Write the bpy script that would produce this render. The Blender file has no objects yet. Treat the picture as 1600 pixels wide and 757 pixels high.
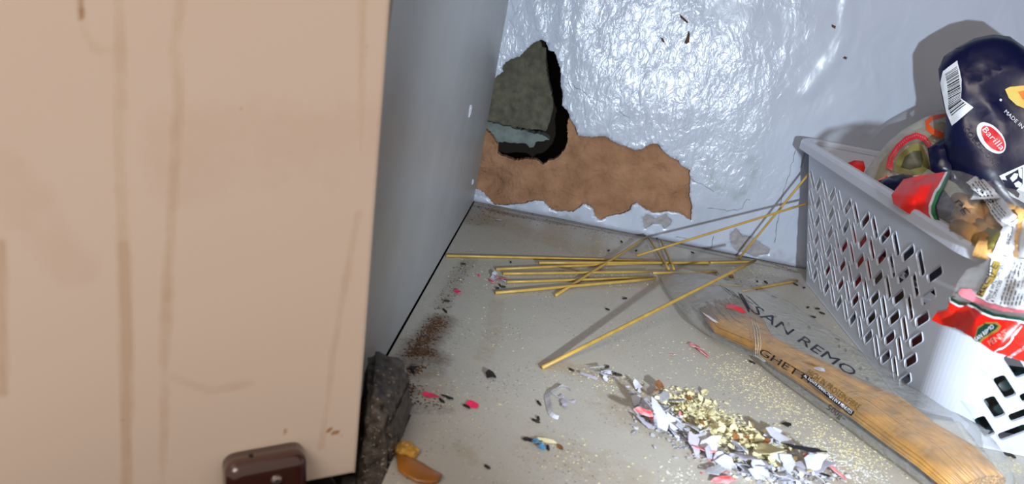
import bpy, bmesh, math, random
import numpy as np
from mathutils import Vector, Matrix, noise
from mathutils.bvhtree import BVHTree
from mathutils.geometry import delaunay_2d_cdt

# ------------------------------------------------------------------ camera, world, lights, exposure
S = bpy.context.scene
COL = S.collection
F = 1180.0
R = Matrix(((0.9790616693, -0.2010698610, 0.0317675573), (0.0919379304, 0.2975349435, -0.9502738417), (0.1816195601, 0.9332973098, 0.3097910054)))
CAM = Vector((0.0692777544, -0.7212078346, 0.2016013861))
cd = bpy.data.cameras.new('camera'); cam = bpy.data.objects.new('camera', cd); COL.objects.link(cam)
cam.matrix_world = Matrix.Translation(CAM) @ R.to_4x4()
cd.sensor_width = 36; cd.lens = 36 * F / 1600; cd.clip_start = 0.01
cd.dof.use_dof = True; cd.dof.focus_distance = 0.58; cd.dof.aperture_fstop = 12
S.camera = cam
w = bpy.data.worlds.new('world'); S.world = w; w.use_nodes = True
w.node_tree.nodes['Background'].inputs[0].default_value = (1.0, 0.87, 0.77, 1)
w.node_tree.nodes['Background'].inputs[1].default_value = 0.55

def lamp(name, kind, loc, target, energy, color, **kw):
    d = bpy.data.lights.new(name, kind); d.energy = energy; d.color = color
    for k, v in kw.items(): setattr(d, k, v)
    o = bpy.data.objects.new(name, d); COL.objects.link(o); o.location = loc
    o.rotation_euler = (Vector(target) - Vector(loc)).to_track_quat('-Z', 'Y').to_euler()
    return o
lamp('torch', 'SPOT', (0.245, -0.71, 0.15), (0.265, 0.0, 0.10), 14.5, (0.78, 0.89, 1.0), spot_size=math.radians(84), spot_blend=0.7, shadow_soft_size=0.006)
lamp('room_light', 'AREA', (-0.5, -1.7, 1.3), (0.0, -0.4, 0.1), 15.0, (1.0, 0.87, 0.77), shape='SQUARE', size=0.8)
S.view_settings.view_transform = 'Standard'; S.view_settings.look = 'None'
S.view_settings.exposure = 0.0; S.view_settings.gamma = 1.0; S.view_settings.use_curve_mapping = False

# ------------------------------------------------------------------ helpers
rnd = random.Random(7)
V3 = Vector
def ray(px): return R @ V3(((px[0] - 800) / F, -(px[1] - 378.5) / F, -1.0))
def fl(x, y, z=0.0):
    d = ray((x, y)); return CAM + d * ((z - CAM.z) / d.z)
def bk(x, y, Y=0.0):
    d = ray((x, y)); return CAM + d * ((Y - CAM.y) / d.y)
def lf(x, y, X=0.0):
    d = ray((x, y)); return CAM + d * ((X - CAM.x) / d.x)
def hit(px, P, n):
    d = ray(px); return CAM + d * ((V3(P) - CAM).dot(n) / d.dot(n))
ORG = {}
def empty(name, loc, label, cat, group=None):
    o = bpy.data.objects.new(name, None); COL.objects.link(o); o.location = loc
    o.empty_display_size = 0.01
    ORG[o.name] = V3(loc); tag(o, label, cat, group); return o
def tag(o, label=None, cat=None, group=None, kind=None):
    if label: o['label'] = label
    if cat: o['category'] = cat
    if group: o['group'] = group
    if kind: o['kind'] = kind
    return o
def mk(name, verts, faces, mat, parent=None, smooth=False, base=None, cols=None):
    vs = [V3(v) for v in verts]
    if parent is not None: pw = ORG[parent.name]
    if base is None:
        n = len(vs); c = V3((0, 0, 0))
        for v in vs: c += v
        c /= n
        base = V3((c.x, c.y, min(v.z for v in vs)))
    base = V3(base)
    me = bpy.data.meshes.new(name)
    me.from_pydata([v - base for v in vs], [], faces)
    mats = mat if isinstance(mat, (list, tuple)) else [mat]
    for m in mats: me.materials.append(m)
    if smooth: me.polygons.foreach_set('use_smooth', [True] * len(me.polygons))
    if cols is not None:
        a = me.color_attributes.new('stain', 'FLOAT_COLOR', 'POINT')
        arr = np.ones((len(vs), 4), dtype=np.float32); arr[:, :cols.shape[1]] = cols
        a.data.foreach_set('color', arr.ravel())
    me.update()
    o = bpy.data.objects.new(name, me); COL.objects.link(o)
    ORG[o.name] = base
    if parent is not None: o.parent = parent; o.location = base - pw
    else: o.location = base
    return o
def wverts(o): b = ORG[o.name]; return [v.co + b for v in o.data.vertices]
def bvh_of(*objs):
    vs = []; fs = []
    for o in objs:
        k = len(vs); vs += wverts(o); fs += [tuple(i + k for i in p.vertices) for p in o.data.polygons]
    return BVHTree.FromPolygons(vs, fs)
class MB:
    def __init__(s): s.v = []; s.f = []
    def add(s, v, f):
        k = len(s.v); s.v += [V3(a) for a in v]; s.f += [tuple(i + k for i in q) for q in f]
    def box(s, a, b, M=None):
        p = [V3((x, y, z)) for x in (a[0], b[0]) for y in (a[1], b[1]) for z in (a[2], b[2])]
        if M: p = [M @ q for q in p]
        s.add(p, [(0, 1, 3, 2), (4, 6, 7, 5), (0, 4, 5, 1), (2, 3, 7, 6), (0, 2, 6, 4), (1, 5, 7, 3)])
    def tube(s, pts, r, n=8, cap=True):
        pts = [V3(p) for p in pts]; rs = r if isinstance(r, (list, tuple)) else [r] * len(pts)
        vs = []; fs = []
        for i, p in enumerate(pts):
            t = (pts[min(i + 1, len(pts) - 1)] - pts[max(i - 1, 0)]).normalized()
            a = t.cross(V3((0.12, 0.33, 1))).normalized(); b = t.cross(a)
            for k in range(n):
                q = 2 * math.pi * k / n; vs.append(p + (a * math.cos(q) + b * math.sin(q)) * rs[i])
        for i in range(len(pts) - 1):
            for k in range(n):
                fs.append((i * n + k, i * n + (k + 1) % n, (i + 1) * n + (k + 1) % n, (i + 1) * n + k))
        if cap: fs.append(tuple(range(n))[::-1]); fs.append(tuple((len(pts) - 1) * n + k for k in range(n)))
        s.add(vs, fs)
    def make(s, name, mat, parent=None, smooth=False, **k): return mk(name, s.v, s.f, mat, parent, smooth, **k)

def pip(x, y, P):
    c = False; j = len(P) - 1
    for i in range(len(P)):
        xi, yi = P[i]; xj, yj = P[j]
        if (yi > y) != (yj > y) and x < (xj - xi) * (y - yi) / (yj - yi) + xi: c = not c
        j = i
    return c
def dens(P, h, jag=0.0, closed=True, r=rnd):
    out = []
    n = len(P)
    for i in range(n if closed else n - 1):
        a = V3((*P[i][:2], 0)); b = V3((*P[(i + 1) % n][:2], 0)); m = max(1, int((b - a).length / h))
        for k in range(m):
            q = a.lerp(b, k / m)
            if jag and (k > 0 or True): q = q + V3((r.uniform(-jag, jag), r.uniform(-jag, jag), 0))
            out.append((q.x, q.y))
    return out
def cdt(outer, holes, pts):
    """triangulate a polygon with holes and interior points -> (verts2d, tris)"""
    vs = []; es = []
    for P in [outer] + holes:
        k = len(vs); vs += [V3(p).to_2d() if len(p) == 3 else Vector(p) for p in P]
        es += [(k + i, k + (i + 1) % len(P)) for i in range(len(P))]
    bb = [(min(p[0] for p in H), max(p[0] for p in H), min(p[1] for p in H), max(p[1] for p in H), H) for H in holes]
    vs += [Vector(p) for p in pts if pip(p[0], p[1], outer) and not any(b[0] < p[0] < b[1] and b[2] < p[1] < b[3] and pip(p[0], p[1], b[4]) for b in bb)]
    v, e, f, *_ = delaunay_2d_cdt(vs, es, [], 0, 1e-7)
    tr = []
    for t in f:
        cx = sum(v[i][0] for i in t) / 3; cy = sum(v[i][1] for i in t) / 3
        if not pip(cx, cy, outer): continue
        if any(b[0] < cx < b[1] and b[2] < cy < b[3] and pip(cx, cy, b[4]) for b in bb): continue
        tr.append(tuple(t))
    used = sorted({i for t in tr for i in t}); mp = {a: b for b, a in enumerate(used)}
    return [v[i] for i in used], [tuple(mp[i] for i in t) for t in tr]
def grid(x0, x1, y0, y1, h, jit=0.25):
    out = []; y = y0 + h / 2
    while y < y1:
        x = x0 + h / 2
        while x < x1:
            out.append((x + rnd.uniform(-jit, jit) * h, y + rnd.uniform(-jit, jit) * h)); x += h
        y += h
    return out
def thick(v3, tris, off):
    """closed slab: front verts v3, back verts offset by off (vector or list)"""
    n = len(v3); offs = off if isinstance(off, list) else [V3(off)] * n
    v = [V3(a) for a in v3] + [V3(a) + o for a, o in zip(v3, offs)]
    f = [t for t in tris] + [tuple(i + n for i in t[::-1]) for t in tris]
    cnt = {}
    for t in tris:
        for a, b in zip(t, t[1:] + t[:1]): cnt[(a, b)] = 1
    for (a, b) in cnt:
        if (b, a) not in cnt: f.append((b, a, a + n, b + n))
    return v, f
def segdist(px, py, P, closed=True):
    d = 1e9
    for i in range(len(P) - (0 if closed else 1)):
        ax, ay = P[i]; bx, by = P[(i + 1) % len(P)]
        dx, dy = bx - ax, by - ay; L = dx * dx + dy * dy
        t = 0 if L == 0 else max(0, min(1, ((px - ax) * dx + (py - ay) * dy) / L))
        e = (px - ax - t * dx) ** 2 + (py - ay - t * dy) ** 2
        if e < d: d = e
    return math.sqrt(d)
def nz(p, f, seed=0): return noise.noise(V3(p) * f + V3((seed * 7.31, seed * 3.17, seed * 1.7)))

# ------------------------------------------------------------------ materials
def nodes(name):
    m = bpy.data.materials.new(name); m.use_nodes = True; nt = m.node_tree
    return m, nt, nt.nodes['Principled BSDF']
def N(nt, t, **k):
    n = nt.nodes.new(t)
    for a, b in k.items():
        if a.startswith('i_'): n.inputs[int(a[2:]) if a[2:].isdigit() else a[2:]].default_value = b
        else: setattr(n, a, b)
    return n
def lin(c): return tuple((x / 12.92 if x <= 0.04045 else ((x + 0.055) / 1.055) ** 2.4) for x in c)
def mat(name, rgb, rough=0.5, metal=0.0, var=0.0, vscale=80, bump=0.0, bscale=200, spec=0.5, trans=None, var2=None, coat=0.0):
    m, nt, p = nodes(name); c = lin(rgb)
    p.inputs['Base Color'].default_value = (*c, 1); p.inputs['Roughness'].default_value = rough; p.inputs['Metallic'].default_value = metal
    p.inputs['Specular IOR Level'].default_value = spec; p.inputs['Coat Weight'].default_value = coat; p.inputs['Coat Roughness'].default_value = 0.1
    tc = N(nt, 'ShaderNodeTexCoord')
    if var or var2:
        n1 = N(nt, 'ShaderNodeTexNoise'); n1.inputs['Scale'].default_value = vscale; n1.inputs['Detail'].default_value = 5
        r = N(nt, 'ShaderNodeValToRGB'); c2 = lin(var2) if var2 else tuple(x * (1 - var) for x in c)
        r.color_ramp.elements[0].position = 0.35; r.color_ramp.elements[1].position = 0.65
        r.color_ramp.elements[0].color = (*c, 1); r.color_ramp.elements[1].color = (*c2, 1)
        nt.links.new(tc.outputs['Object'], n1.inputs['Vector']); nt.links.new(n1.outputs['Fac'], r.inputs['Fac']); nt.links.new(r.outputs['Color'], p.inputs['Base Color'])
    if bump:
        n2 = N(nt, 'ShaderNodeTexNoise'); n2.inputs['Scale'].default_value = bscale; n2.inputs['Detail'].default_value = 4
        b = N(nt, 'ShaderNodeBump'); b.inputs['Strength'].default_value = bump; b.inputs['Distance'].default_value = 0.001
        nt.links.new(tc.outputs['Object'], n2.inputs['Vector']); nt.links.new(n2.outputs['Fac'], b.inputs['Height']); nt.links.new(b.outputs['Normal'], p.inputs['Normal'])
    return m
def film(name, rgb=(0.9, 0.9, 0.9), fac=0.3, rough=0.15, bscale=60, bump=0.6, trans=(0.96, 0.96, 0.95), k=0.55):
    m, nt, p = nodes(name)
    p.inputs['Base Color'].default_value = (*lin(rgb), 1); p.inputs['Roughness'].default_value = rough; p.inputs['Specular IOR Level'].default_value = 1.0
    tr = N(nt, 'ShaderNodeBsdfTransparent'); tr.inputs[0].default_value = (*trans, 1)
    mx = N(nt, 'ShaderNodeMixShader'); out = nt.nodes['Material Output']
    lw = N(nt, 'ShaderNodeLayerWeight'); lw.inputs['Blend'].default_value = 0.35
    ma = N(nt, 'ShaderNodeMath', operation='MULTIPLY_ADD'); ma.inputs[1].default_value = k; ma.inputs[2].default_value = fac; ma.use_clamp = True
    tc = N(nt, 'ShaderNodeTexCoord'); n2 = N(nt, 'ShaderNodeTexNoise'); n2.inputs['Scale'].default_value = bscale; n2.inputs['Detail'].default_value = 3; n2.inputs['Distortion'].default_value = 1.5
    b = N(nt, 'ShaderNodeBump'); b.inputs['Strength'].default_value = bump; b.inputs['Distance'].default_value = 0.002
    L = nt.links.new
    L(tc.outputs['Object'], n2.inputs['Vector']); L(n2.outputs['Fac'], b.inputs['Height']); L(b.outputs['Normal'], p.inputs['Normal'])
    L(lw.outputs['Facing'], ma.inputs[0]); L(ma.outputs[0], mx.inputs['Fac']); L(tr.outputs[0], mx.inputs[1]); L(p.outputs[0], mx.inputs[2]); L(mx.outputs[0], out.inputs['Surface'])
    return m
def stained(name, base, stains, rough=0.4, spec=0.5, nscale=60, nvar=0.1, speck=None, bump=0.1, bscale=300, bdist=0.001, coat=0.0):
    """base colour mixed to three stain colours by the channels of the 'stain' attribute, broken up by noise"""
    m, nt, p = nodes(name); L = nt.links.new
    p.inputs['Roughness'].default_value = rough; p.inputs['Specular IOR Level'].default_value = spec; p.inputs['Coat Weight'].default_value = coat
    tc = N(nt, 'ShaderNodeTexCoord'); at = N(nt, 'ShaderNodeVertexColor', layer_name='stain'); sp = N(nt, 'ShaderNodeSeparateColor'); L(at.outputs['Color'], sp.inputs[0])
    n1 = N(nt, 'ShaderNodeTexNoise'); n1.inputs['Scale'].default_value = nscale; n1.inputs['Detail'].default_value = 6; L(tc.outputs['Object'], n1.inputs['Vector'])
    c = lin(base); mx = N(nt, 'ShaderNodeMix', data_type='RGBA'); mx.inputs[6].default_value = (*c, 1); mx.inputs[7].default_value = (*[x * (1 - nvar) for x in c], 1); L(n1.outputs['Fac'], mx.inputs[0])
    cur = mx.outputs[2]
    for i, (sc, amt, brk) in enumerate(stains):
        n2 = N(nt, 'ShaderNodeTexNoise'); n2.inputs['Scale'].default_value = brk; n2.inputs['Detail'].default_value = 8; n2.inputs['Roughness'].default_value = 0.7; L(tc.outputs['Object'], n2.inputs['Vector'])
        # fac = clamp((attr + noise - 1)*k)
        a = N(nt, 'ShaderNodeMath', operation='ADD'); L(sp.outputs[i], a.inputs[0]); L(n2.outputs['Fac'], a.inputs[1])
        mr = N(nt, 'ShaderNodeMapRange'); mr.inputs[1].default_value = 0.72; mr.inputs[2].default_value = 1.25; mr.inputs[4].default_value = amt; L(a.outputs[0], mr.inputs[0])
        q = N(nt, 'ShaderNodeMix', data_type='RGBA'); q.inputs[7].default_value = (*lin(sc), 1); L(mr.outputs[0], q.inputs[0]); L(cur, q.inputs[6]); cur = q.outputs[2]
    if speck:
        for sc, scale, th, amt in speck:
            vo = N(nt, 'ShaderNodeTexVoronoi'); vo.inputs['Scale'].default_value = scale; L(tc.outputs['Object'], vo.inputs['Vector'])
            n3 = N(nt, 'ShaderNodeTexNoise'); n3.inputs['Scale'].default_value = 25; n3.inputs['Detail'].default_value = 2; L(tc.outputs['Object'], n3.inputs['Vector'])
            th2 = N(nt, 'ShaderNodeMath', operation='MULTIPLY'); L(n3.outputs['Fac'], th2.inputs[0]); th2.inputs[1].default_value = th
            lt = N(nt, 'ShaderNodeMath', operation='LESS_THAN'); L(vo.outputs['Distance'], lt.inputs[0]); L(th2.outputs[0], lt.inputs[1])
            ml = N(nt, 'ShaderNodeMath', operation='MULTIPLY'); L(lt.outputs[0], ml.inputs[0]); ml.inputs[1].default_value = amt
            q = N(nt, 'ShaderNodeMix', data_type='RGBA'); q.inputs[7].default_value = (*lin(sc), 1); L(ml.outputs[0], q.inputs[0]); L(cur, q.inputs[6]); cur = q.outputs[2]
    L(cur, p.inputs['Base Color'])
    nb = N(nt, 'ShaderNodeTexNoise'); nb.inputs['Scale'].default_value = bscale; nb.inputs['Detail'].default_value = 4; L(tc.outputs['Object'], nb.inputs['Vector'])
    b = N(nt, 'ShaderNodeBump'); b.inputs['Strength'].default_value = bump; b.inputs['Distance'].default_value = bdist; L(nb.outputs['Fac'], b.inputs['Height']); L(b.outputs['Normal'], p.inputs['Normal'])
    return m

M = {}
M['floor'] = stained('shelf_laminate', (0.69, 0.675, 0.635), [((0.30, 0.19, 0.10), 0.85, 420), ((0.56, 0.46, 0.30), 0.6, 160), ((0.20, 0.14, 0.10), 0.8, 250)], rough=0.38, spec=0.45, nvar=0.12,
    speck=[((0.30, 0.22, 0.15), 330, 0.24, 0.75), ((0.42, 0.33, 0.24), 800, 0.36, 0.5), ((0.86, 0.84, 0.74), 260, 0.22, 0.55)], bump=0.12, bscale=500)
M['panel'] = mat('panel_melamine', (0.59, 0.60, 0.61), rough=0.42, var=0.08, vscale=30, bump=0.05, bscale=900)
M['door'] = stained('cream_door', (0.90, 0.83, 0.77), [((0.75, 0.61, 0.46), 0.50, 30), ((0.62, 0.42, 0.22), 0.8, 300), ((0.75, 0.60, 0.50), 0.3, 30)], rough=0.35, spec=0.4, nscale=12, nvar=0.05, bump=0.03, bscale=400)
M['concrete'] = mat('cavity_concrete', (0.37, 0.36, 0.30), rough=0.95, var2=(0.28, 0.275, 0.23), vscale=120, bump=1.0, bscale=220)
M['rubble'] = mat('rubble_grey', (0.44, 0.48, 0.47), rough=0.95, var=0.4, vscale=60, bump=0.8, bscale=160)
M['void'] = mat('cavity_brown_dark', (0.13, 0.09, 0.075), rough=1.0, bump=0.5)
M['plaster'] = mat('bare_plaster', (0.61, 0.46, 0.345), rough=0.95, var2=(0.52, 0.38, 0.275), vscale=55, bump=1.6, bscale=330)
M['undercoat'] = mat('grey_undercoat', (0.58, 0.57, 0.58), rough=0.6, var=0.25, vscale=90, bump=0.5, bscale=150)
M['dark'] = mat('dark_dropping', (0.09, 0.055, 0.045), rough=0.75, bump=0.3, bscale=600)
M['crack'] = mat('crack_dark', (0.25, 0.24, 0.22), rough=0.9)
M['white_plastic'] = mat('white_plastic', (0.79, 0.82, 0.88), rough=0.32, spec=0.5, var=0.04, vscale=20)
M['spag'] = mat('dry_pasta', (0.71, 0.58, 0.27), rough=0.42, spec=0.5, var=0.2, vscale=120)
M['spag2'] = mat('packed_pasta', (0.72, 0.51, 0.13), rough=0.4, spec=0.5, var=0.45, vscale=90)
M['penne'] = mat('penne_pasta', (0.86, 0.66, 0.40), rough=0.45, var=0.2, vscale=120, bump=0.3, bscale=500)
M['film'] = film('clear_film', rgb=(0.75, 0.76, 0.76), fac=0.035, bump=0.8, bscale=90, k=0.5)
M['film_thin'] = film('clear_bag_film', rgb=(0.7, 0.7, 0.7), fac=0.05, rough=0.12, bscale=90, k=0.35)
M['navy'] = mat('navy_packet', (0.015, 0.035, 0.19), rough=0.3, spec=0.5, bump=0.5, bscale=45)
M['navy2'] = mat('navy_packet_dull', (0.03, 0.04, 0.17), rough=0.4, bump=0.3, bscale=80)
M['blue'] = mat('bright_blue_print', (0.05, 0.25, 0.62), rough=0.35)
M['red'] = mat('red_packet', (0.86, 0.10, 0.05), rough=0.38, spec=0.5, bump=0.3, bscale=90)
M['redlogo'] = mat('red_print', (0.82, 0.07, 0.14), rough=0.35)
M['white'] = mat('white_print', (0.85, 0.87, 0.90), rough=0.4)
M['ink'] = mat('black_print', (0.05, 0.05, 0.07), rough=0.4)
M['inkblue'] = mat('dark_blue_print', (0.07, 0.08, 0.15), rough=0.35)
M['green'] = mat('green_stripe', (0.03, 0.42, 0.19), rough=0.35)
M['dgreen'] = mat('dark_green_print', (0.04, 0.21, 0.17), rough=0.35)
M['gold'] = mat('gold_print', (0.62, 0.53, 0.25), rough=0.35, metal=0.3)
M['cyellow'] = mat('pasta_yellow_print', (0.86, 0.78, 0.42), rough=0.4, var2=(0.90, 0.66, 0.22), vscale=60)
M['olive'] = mat('olive_print', (0.50, 0.48, 0.22), rough=0.4, var=0.4, vscale=60)
M['orange'] = mat('orange_print', (0.80, 0.30, 0.10), rough=0.4)
M['pinkred'] = mat('pink_red_print', (0.83, 0.16, 0.22), rough=0.4)
M['maroon'] = mat('maroon_pack', (0.42, 0.06, 0.07), rough=0.35, bump=0.3, bscale=80)
M['paperW'] = mat('paper_white', (0.70, 0.71, 0.75), rough=0.75, var=0.06, vscale=150)
M['paperP'] = mat('paper_pale_lilac', (0.66, 0.65, 0.71), rough=0.75, var=0.1, vscale=150)
M['paperY'] = mat('paper_pale_yellow', (0.83, 0.81, 0.67), rough=0.8, var2=(0.80, 0.76, 0.56), vscale=90)
M['paperR'] = mat('paper_red', (0.83, 0.12, 0.13), rough=0.5, var2=(0.88, 0.70, 0.72), vscale=170)
M['paperPink'] = mat('scrap_pink', (0.90, 0.16, 0.36), rough=0.5)
M['paperO'] = mat('scrap_orange', (0.86, 0.48, 0.14), rough=0.5)
M['brownbit'] = mat('brown_fluff', (0.58, 0.38, 0.20), rough=0.95, var=0.4, vscale=300)
M['crumb'] = mat('crumb_yellow', (0.72, 0.70, 0.58), rough=0.9, var2=(0.72, 0.68, 0.50), vscale=200)
M['crumbW'] = mat('crumb_white', (0.72, 0.72, 0.70), rough=0.9)
M['sawdust'] = mat('sawdust_brown', (0.36, 0.23, 0.12), rough=0.95, var2=(0.22, 0.14, 0.08), vscale=300)
M['grime'] = mat('grime_dark', (0.36, 0.33, 0.30), rough=0.5, var2=(0.15, 0.125, 0.105), vscale=220, bump=1.0, bscale=300)
M['speckW'] = mat('speck_pale', (0.62, 0.60, 0.57), rough=0.6)
M['knob'] = mat('brown_knob', (0.24, 0.115, 0.085), rough=0.22, spec=0.7, coat=0.6, bump=0.08, bscale=120)
M['metal'] = mat('worn_metal', (0.62, 0.58, 0.55), rough=0.3, metal=0.9)
M['dmetal'] = mat('dark_metal', (0.16, 0.15, 0.15), rough=0.45, metal=0.5)
M['amber'] = mat('amber_strip', (0.62, 0.39, 0.12), rough=0.3, var=0.3, vscale=60, spec=0.6, bump=0.5, bscale=150)

M['gold_dim'] = mat('dim_print', (0.16, 0.15, 0.24), rough=0.4)
M['pinkp'] = mat('pink_print', (0.78, 0.42, 0.47), rough=0.35); M['paperR2'] = mat('pale_pink_print', (0.93, 0.62, 0.58), rough=0.4)
M['film_haze'] = film('hazy_film', rgb=(0.75, 0.74, 0.70), fac=0.30, rough=0.2); M['olive2'] = mat('greenish_pasta', (0.62, 0.56, 0.38), rough=0.5, var=0.4, vscale=90)
M['olive_dark'] = mat('dark_olive_print', (0.22, 0.22, 0.12), rough=0.4)
M['gold_ink'] = mat('dull_gold_ink', (0.30, 0.25, 0.12), rough=0.4); M['inkbr'] = mat('dark_brown_ink', (0.18, 0.12, 0.05), rough=0.4)
M['crumbY'] = mat('amber_lump', (0.74, 0.56, 0.22), rough=0.4)
M['cream'] = mat('paper_cream', (0.82, 0.79, 0.60), rough=0.7, var=0.08, vscale=120); M['foilblue'] = mat('foil_blue', (0.28, 0.55, 0.72), rough=0.35, var=0.3, vscale=300)
# glossy paint of the back wall: crinkled relief over most of it
m, nt, p = nodes('wall_gloss_paint'); L = nt.links.new
p.inputs['Roughness'].default_value = 0.25; p.inputs['Specular IOR Level'].default_value = 0.45
tc = N(nt, 'ShaderNodeTexCoord'); at = N(nt, 'ShaderNodeVertexColor', layer_name='stain'); sp = N(nt, 'ShaderNodeSeparateColor'); L(at.outputs['Color'], sp.inputs[0])
mp = N(nt, 'ShaderNodeMapping'); mp.inputs['Rotation'].default_value = (0, 0.5, 0); mp.inputs['Scale'].default_value = (1.0, 1.0, 0.55); L(tc.outputs['Object'], mp.inputs['Vector'])
n1 = N(nt, 'ShaderNodeTexNoise'); n1.inputs['Scale'].default_value = 150; n1.inputs['Detail'].default_value = 3; n1.inputs['Roughness'].default_value = 0.55; n1.inputs['Distortion'].default_value = 0.9; L(mp.outputs[0], n1.inputs['Vector'])
n2 = N(nt, 'ShaderNodeTexNoise'); n2.inputs['Scale'].default_value = 34; n2.inputs['Detail'].default_value = 2; n2.inputs['Distortion'].default_value = 0.6; L(mp.outputs[0], n2.inputs['Vector'])
mm = N(nt, 'ShaderNodeMath', operation='MULTIPLY'); L(n1.outputs['Fac'], mm.inputs[0]); L(sp.outputs[0], mm.inputs[1])
ms = N(nt, 'ShaderNodeMath', operation='MULTIPLY_ADD'); L(n2.outputs['Fac'], ms.inputs[0]); ms.inputs[1].default_value = 1.7; L(mm.outputs[0], ms.inputs[2])
b = N(nt, 'ShaderNodeBump'); b.inputs['Strength'].default_value = 0.8; b.inputs['Distance'].default_value = 0.0013; L(ms.outputs[0], b.inputs['Height']); L(b.outputs[0], p.inputs['Normal'])
cur = N(nt, 'ShaderNodeMix', data_type='RGBA'); cur.inputs[6].default_value = (*lin((0.685, 0.72, 0.785)), 1); cur.inputs[7].default_value = (*lin((0.645, 0.675, 0.73)), 1); L(n2.outputs['Fac'], cur.inputs[0])
q = N(nt, 'ShaderNodeMix', data_type='RGBA'); q.inputs[7].default_value = (*lin((0.50, 0.57, 0.55)), 1); L(sp.outputs[1], q.inputs[0]); L(cur.outputs[2], q.inputs[6])
q2 = N(nt, 'ShaderNodeMix', data_type='RGBA'); q2.inputs[7].default_value = (*lin((0.42, 0.36, 0.28)), 1); L(sp.outputs[2], q2.inputs[0]); L(q.outputs[2], q2.inputs[6])
L(q2.outputs[2], p.inputs['Base Color']); M['paint'] = m

def stroke_field(pts, strokes):
    """pts: (n,2) numpy, strokes: list of (polyline, halfwidth, strength) -> max field"""
    out = np.zeros(len(pts))
    for P, wd, st in strokes:
        P = np.array(P, dtype=float)
        d = np.full(len(pts), 1e9)
        if len(P) == 1: d = np.hypot(*(pts - P[0]).T)
        for a, c in zip(P[:-1], P[1:]):
            ab = c - a; t = np.clip(((pts - a) @ ab) / max(ab @ ab, 1e-12), 0, 1); q = pts - (a + t[:, None] * ab)
            d = np.minimum(d, np.hypot(q[:, 0], q[:, 1]))
        out = np.maximum(out, st * np.clip(1.5 - d / wd, 0, 1))
    return out

# ------------------------------------------------------------------ the shell
# floor of the cupboard
def floor_():
    h = 0.0018; x0, x1, y0, y1 = 0.0012, 0.62, -0.475, -0.0008
    nx = int((x1 - x0) / h); ny = int((y1 - y0) / h)
    X, Y = np.meshgrid(np.linspace(x0, x1, nx + 1), np.linspace(y0, y1, ny + 1)); pts = np.stack([X.ravel(), Y.ravel()], 1)
    f2 = lambda P: [tuple(fl(*q))[:2] for q in P]
    dark = stroke_field(pts, [(f2([(640, 565), (665, 535), (690, 500)]), 0.011, 0.62), (f2([(655, 540), (675, 560)]), 0.012, 0.62), (f2([(600, 590), (640, 585), (680, 580)]), 0.008, 0.45), (f2([(690, 480), (715, 430), (735, 405)]), 0.008, 0.38),
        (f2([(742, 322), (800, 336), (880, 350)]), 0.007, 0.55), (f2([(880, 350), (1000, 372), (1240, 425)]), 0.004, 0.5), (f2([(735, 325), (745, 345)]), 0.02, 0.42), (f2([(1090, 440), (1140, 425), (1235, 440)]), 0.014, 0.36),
        (f2([(620, 605), (640, 612)]), 0.006, 0.5), (f2([(630, 640), (700, 640)]), 0.006, 0.36)])
    tan = stroke_field(pts, [(f2([(860, 570), (930, 585), (1000, 610)]), 0.010, 0.5), (f2([(775, 470), (770, 520), (755, 560)]), 0.007, 0.4), (f2([(850, 700), (1000, 757)]), 0.02, 0.36), (f2([(620, 585), (660, 600)]), 0.02, 0.4), (f2([(900, 440), (1060, 440)]), 0.02, 0.34),
        (f2([(1000, 640), (1150, 700), (1300, 757)]), 0.03, 0.45), (f2([(720, 700), (735, 720)]), 0.006, 0.4), (f2([(770, 345), (900, 390), (1000, 400)]), 0.02, 0.4)])
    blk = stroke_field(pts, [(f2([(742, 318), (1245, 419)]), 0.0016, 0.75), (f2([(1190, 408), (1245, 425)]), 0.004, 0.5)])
    v = [(a, c, 0) for a, c in pts]; f = []
    for j in range(ny):
        for i in range(nx):
            if pts[j * (nx + 1) + i + 1][0] < 0.0265 and pts[j * (nx + 1) + i][1] < -0.402: continue
            k = j * (nx + 1) + i; f.append((k, k + 1, k + nx + 2, k + nx + 1))
    o = mk('floor', v, f, M['floor'], base=(0, 0, 0), cols=np.stack([dark, tan, blk], 1).astype(np.float32)); o['kind'] = 'structure'
    s = MB(); s.box((x0, -0.3995, -0.018), (x1, y1, -0.0004)); s.box((0.0272, y0, -0.018), (x1, -0.3995, -0.0004)); s.box((0.0272, y0, -0.03), (x1, y0 + 0.012, -0.018))
    s.make('shelf_board', M['panel'], o)
    s = MB(); s.box((-0.12, -0.6, -0.032), (0.8, 0.15, -0.0301)); tag(s.make('floor_cupboard_base', M['void']), kind='structure')
floor_()
s = MB(); s.box((-0.018, -0.436, 0.0006), (0.0, -0.0006, 0.55)); wl = s.make('wall_left', M['panel'], base=(0, 0, 0)); wl['kind'] = 'structure'
s = MB(); s.box((-0.03, -0.43, -0.03), (-0.0185, 0.0, 0.55)); tag(s.make('wall_left_carcass', M['void']), kind='structure')
s = MB(); s.box((0.80, -0.46, -0.03), (0.818, 0.0, 0.55)); tag(s.make('wall_right', M['panel']), kind='structure')
s = MB(); s.box((-0.018, -0.45, 0.55), (0.818, 0.0, 0.568)); tag(s.make('ceiling', M['panel']), kind='structure')
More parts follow.
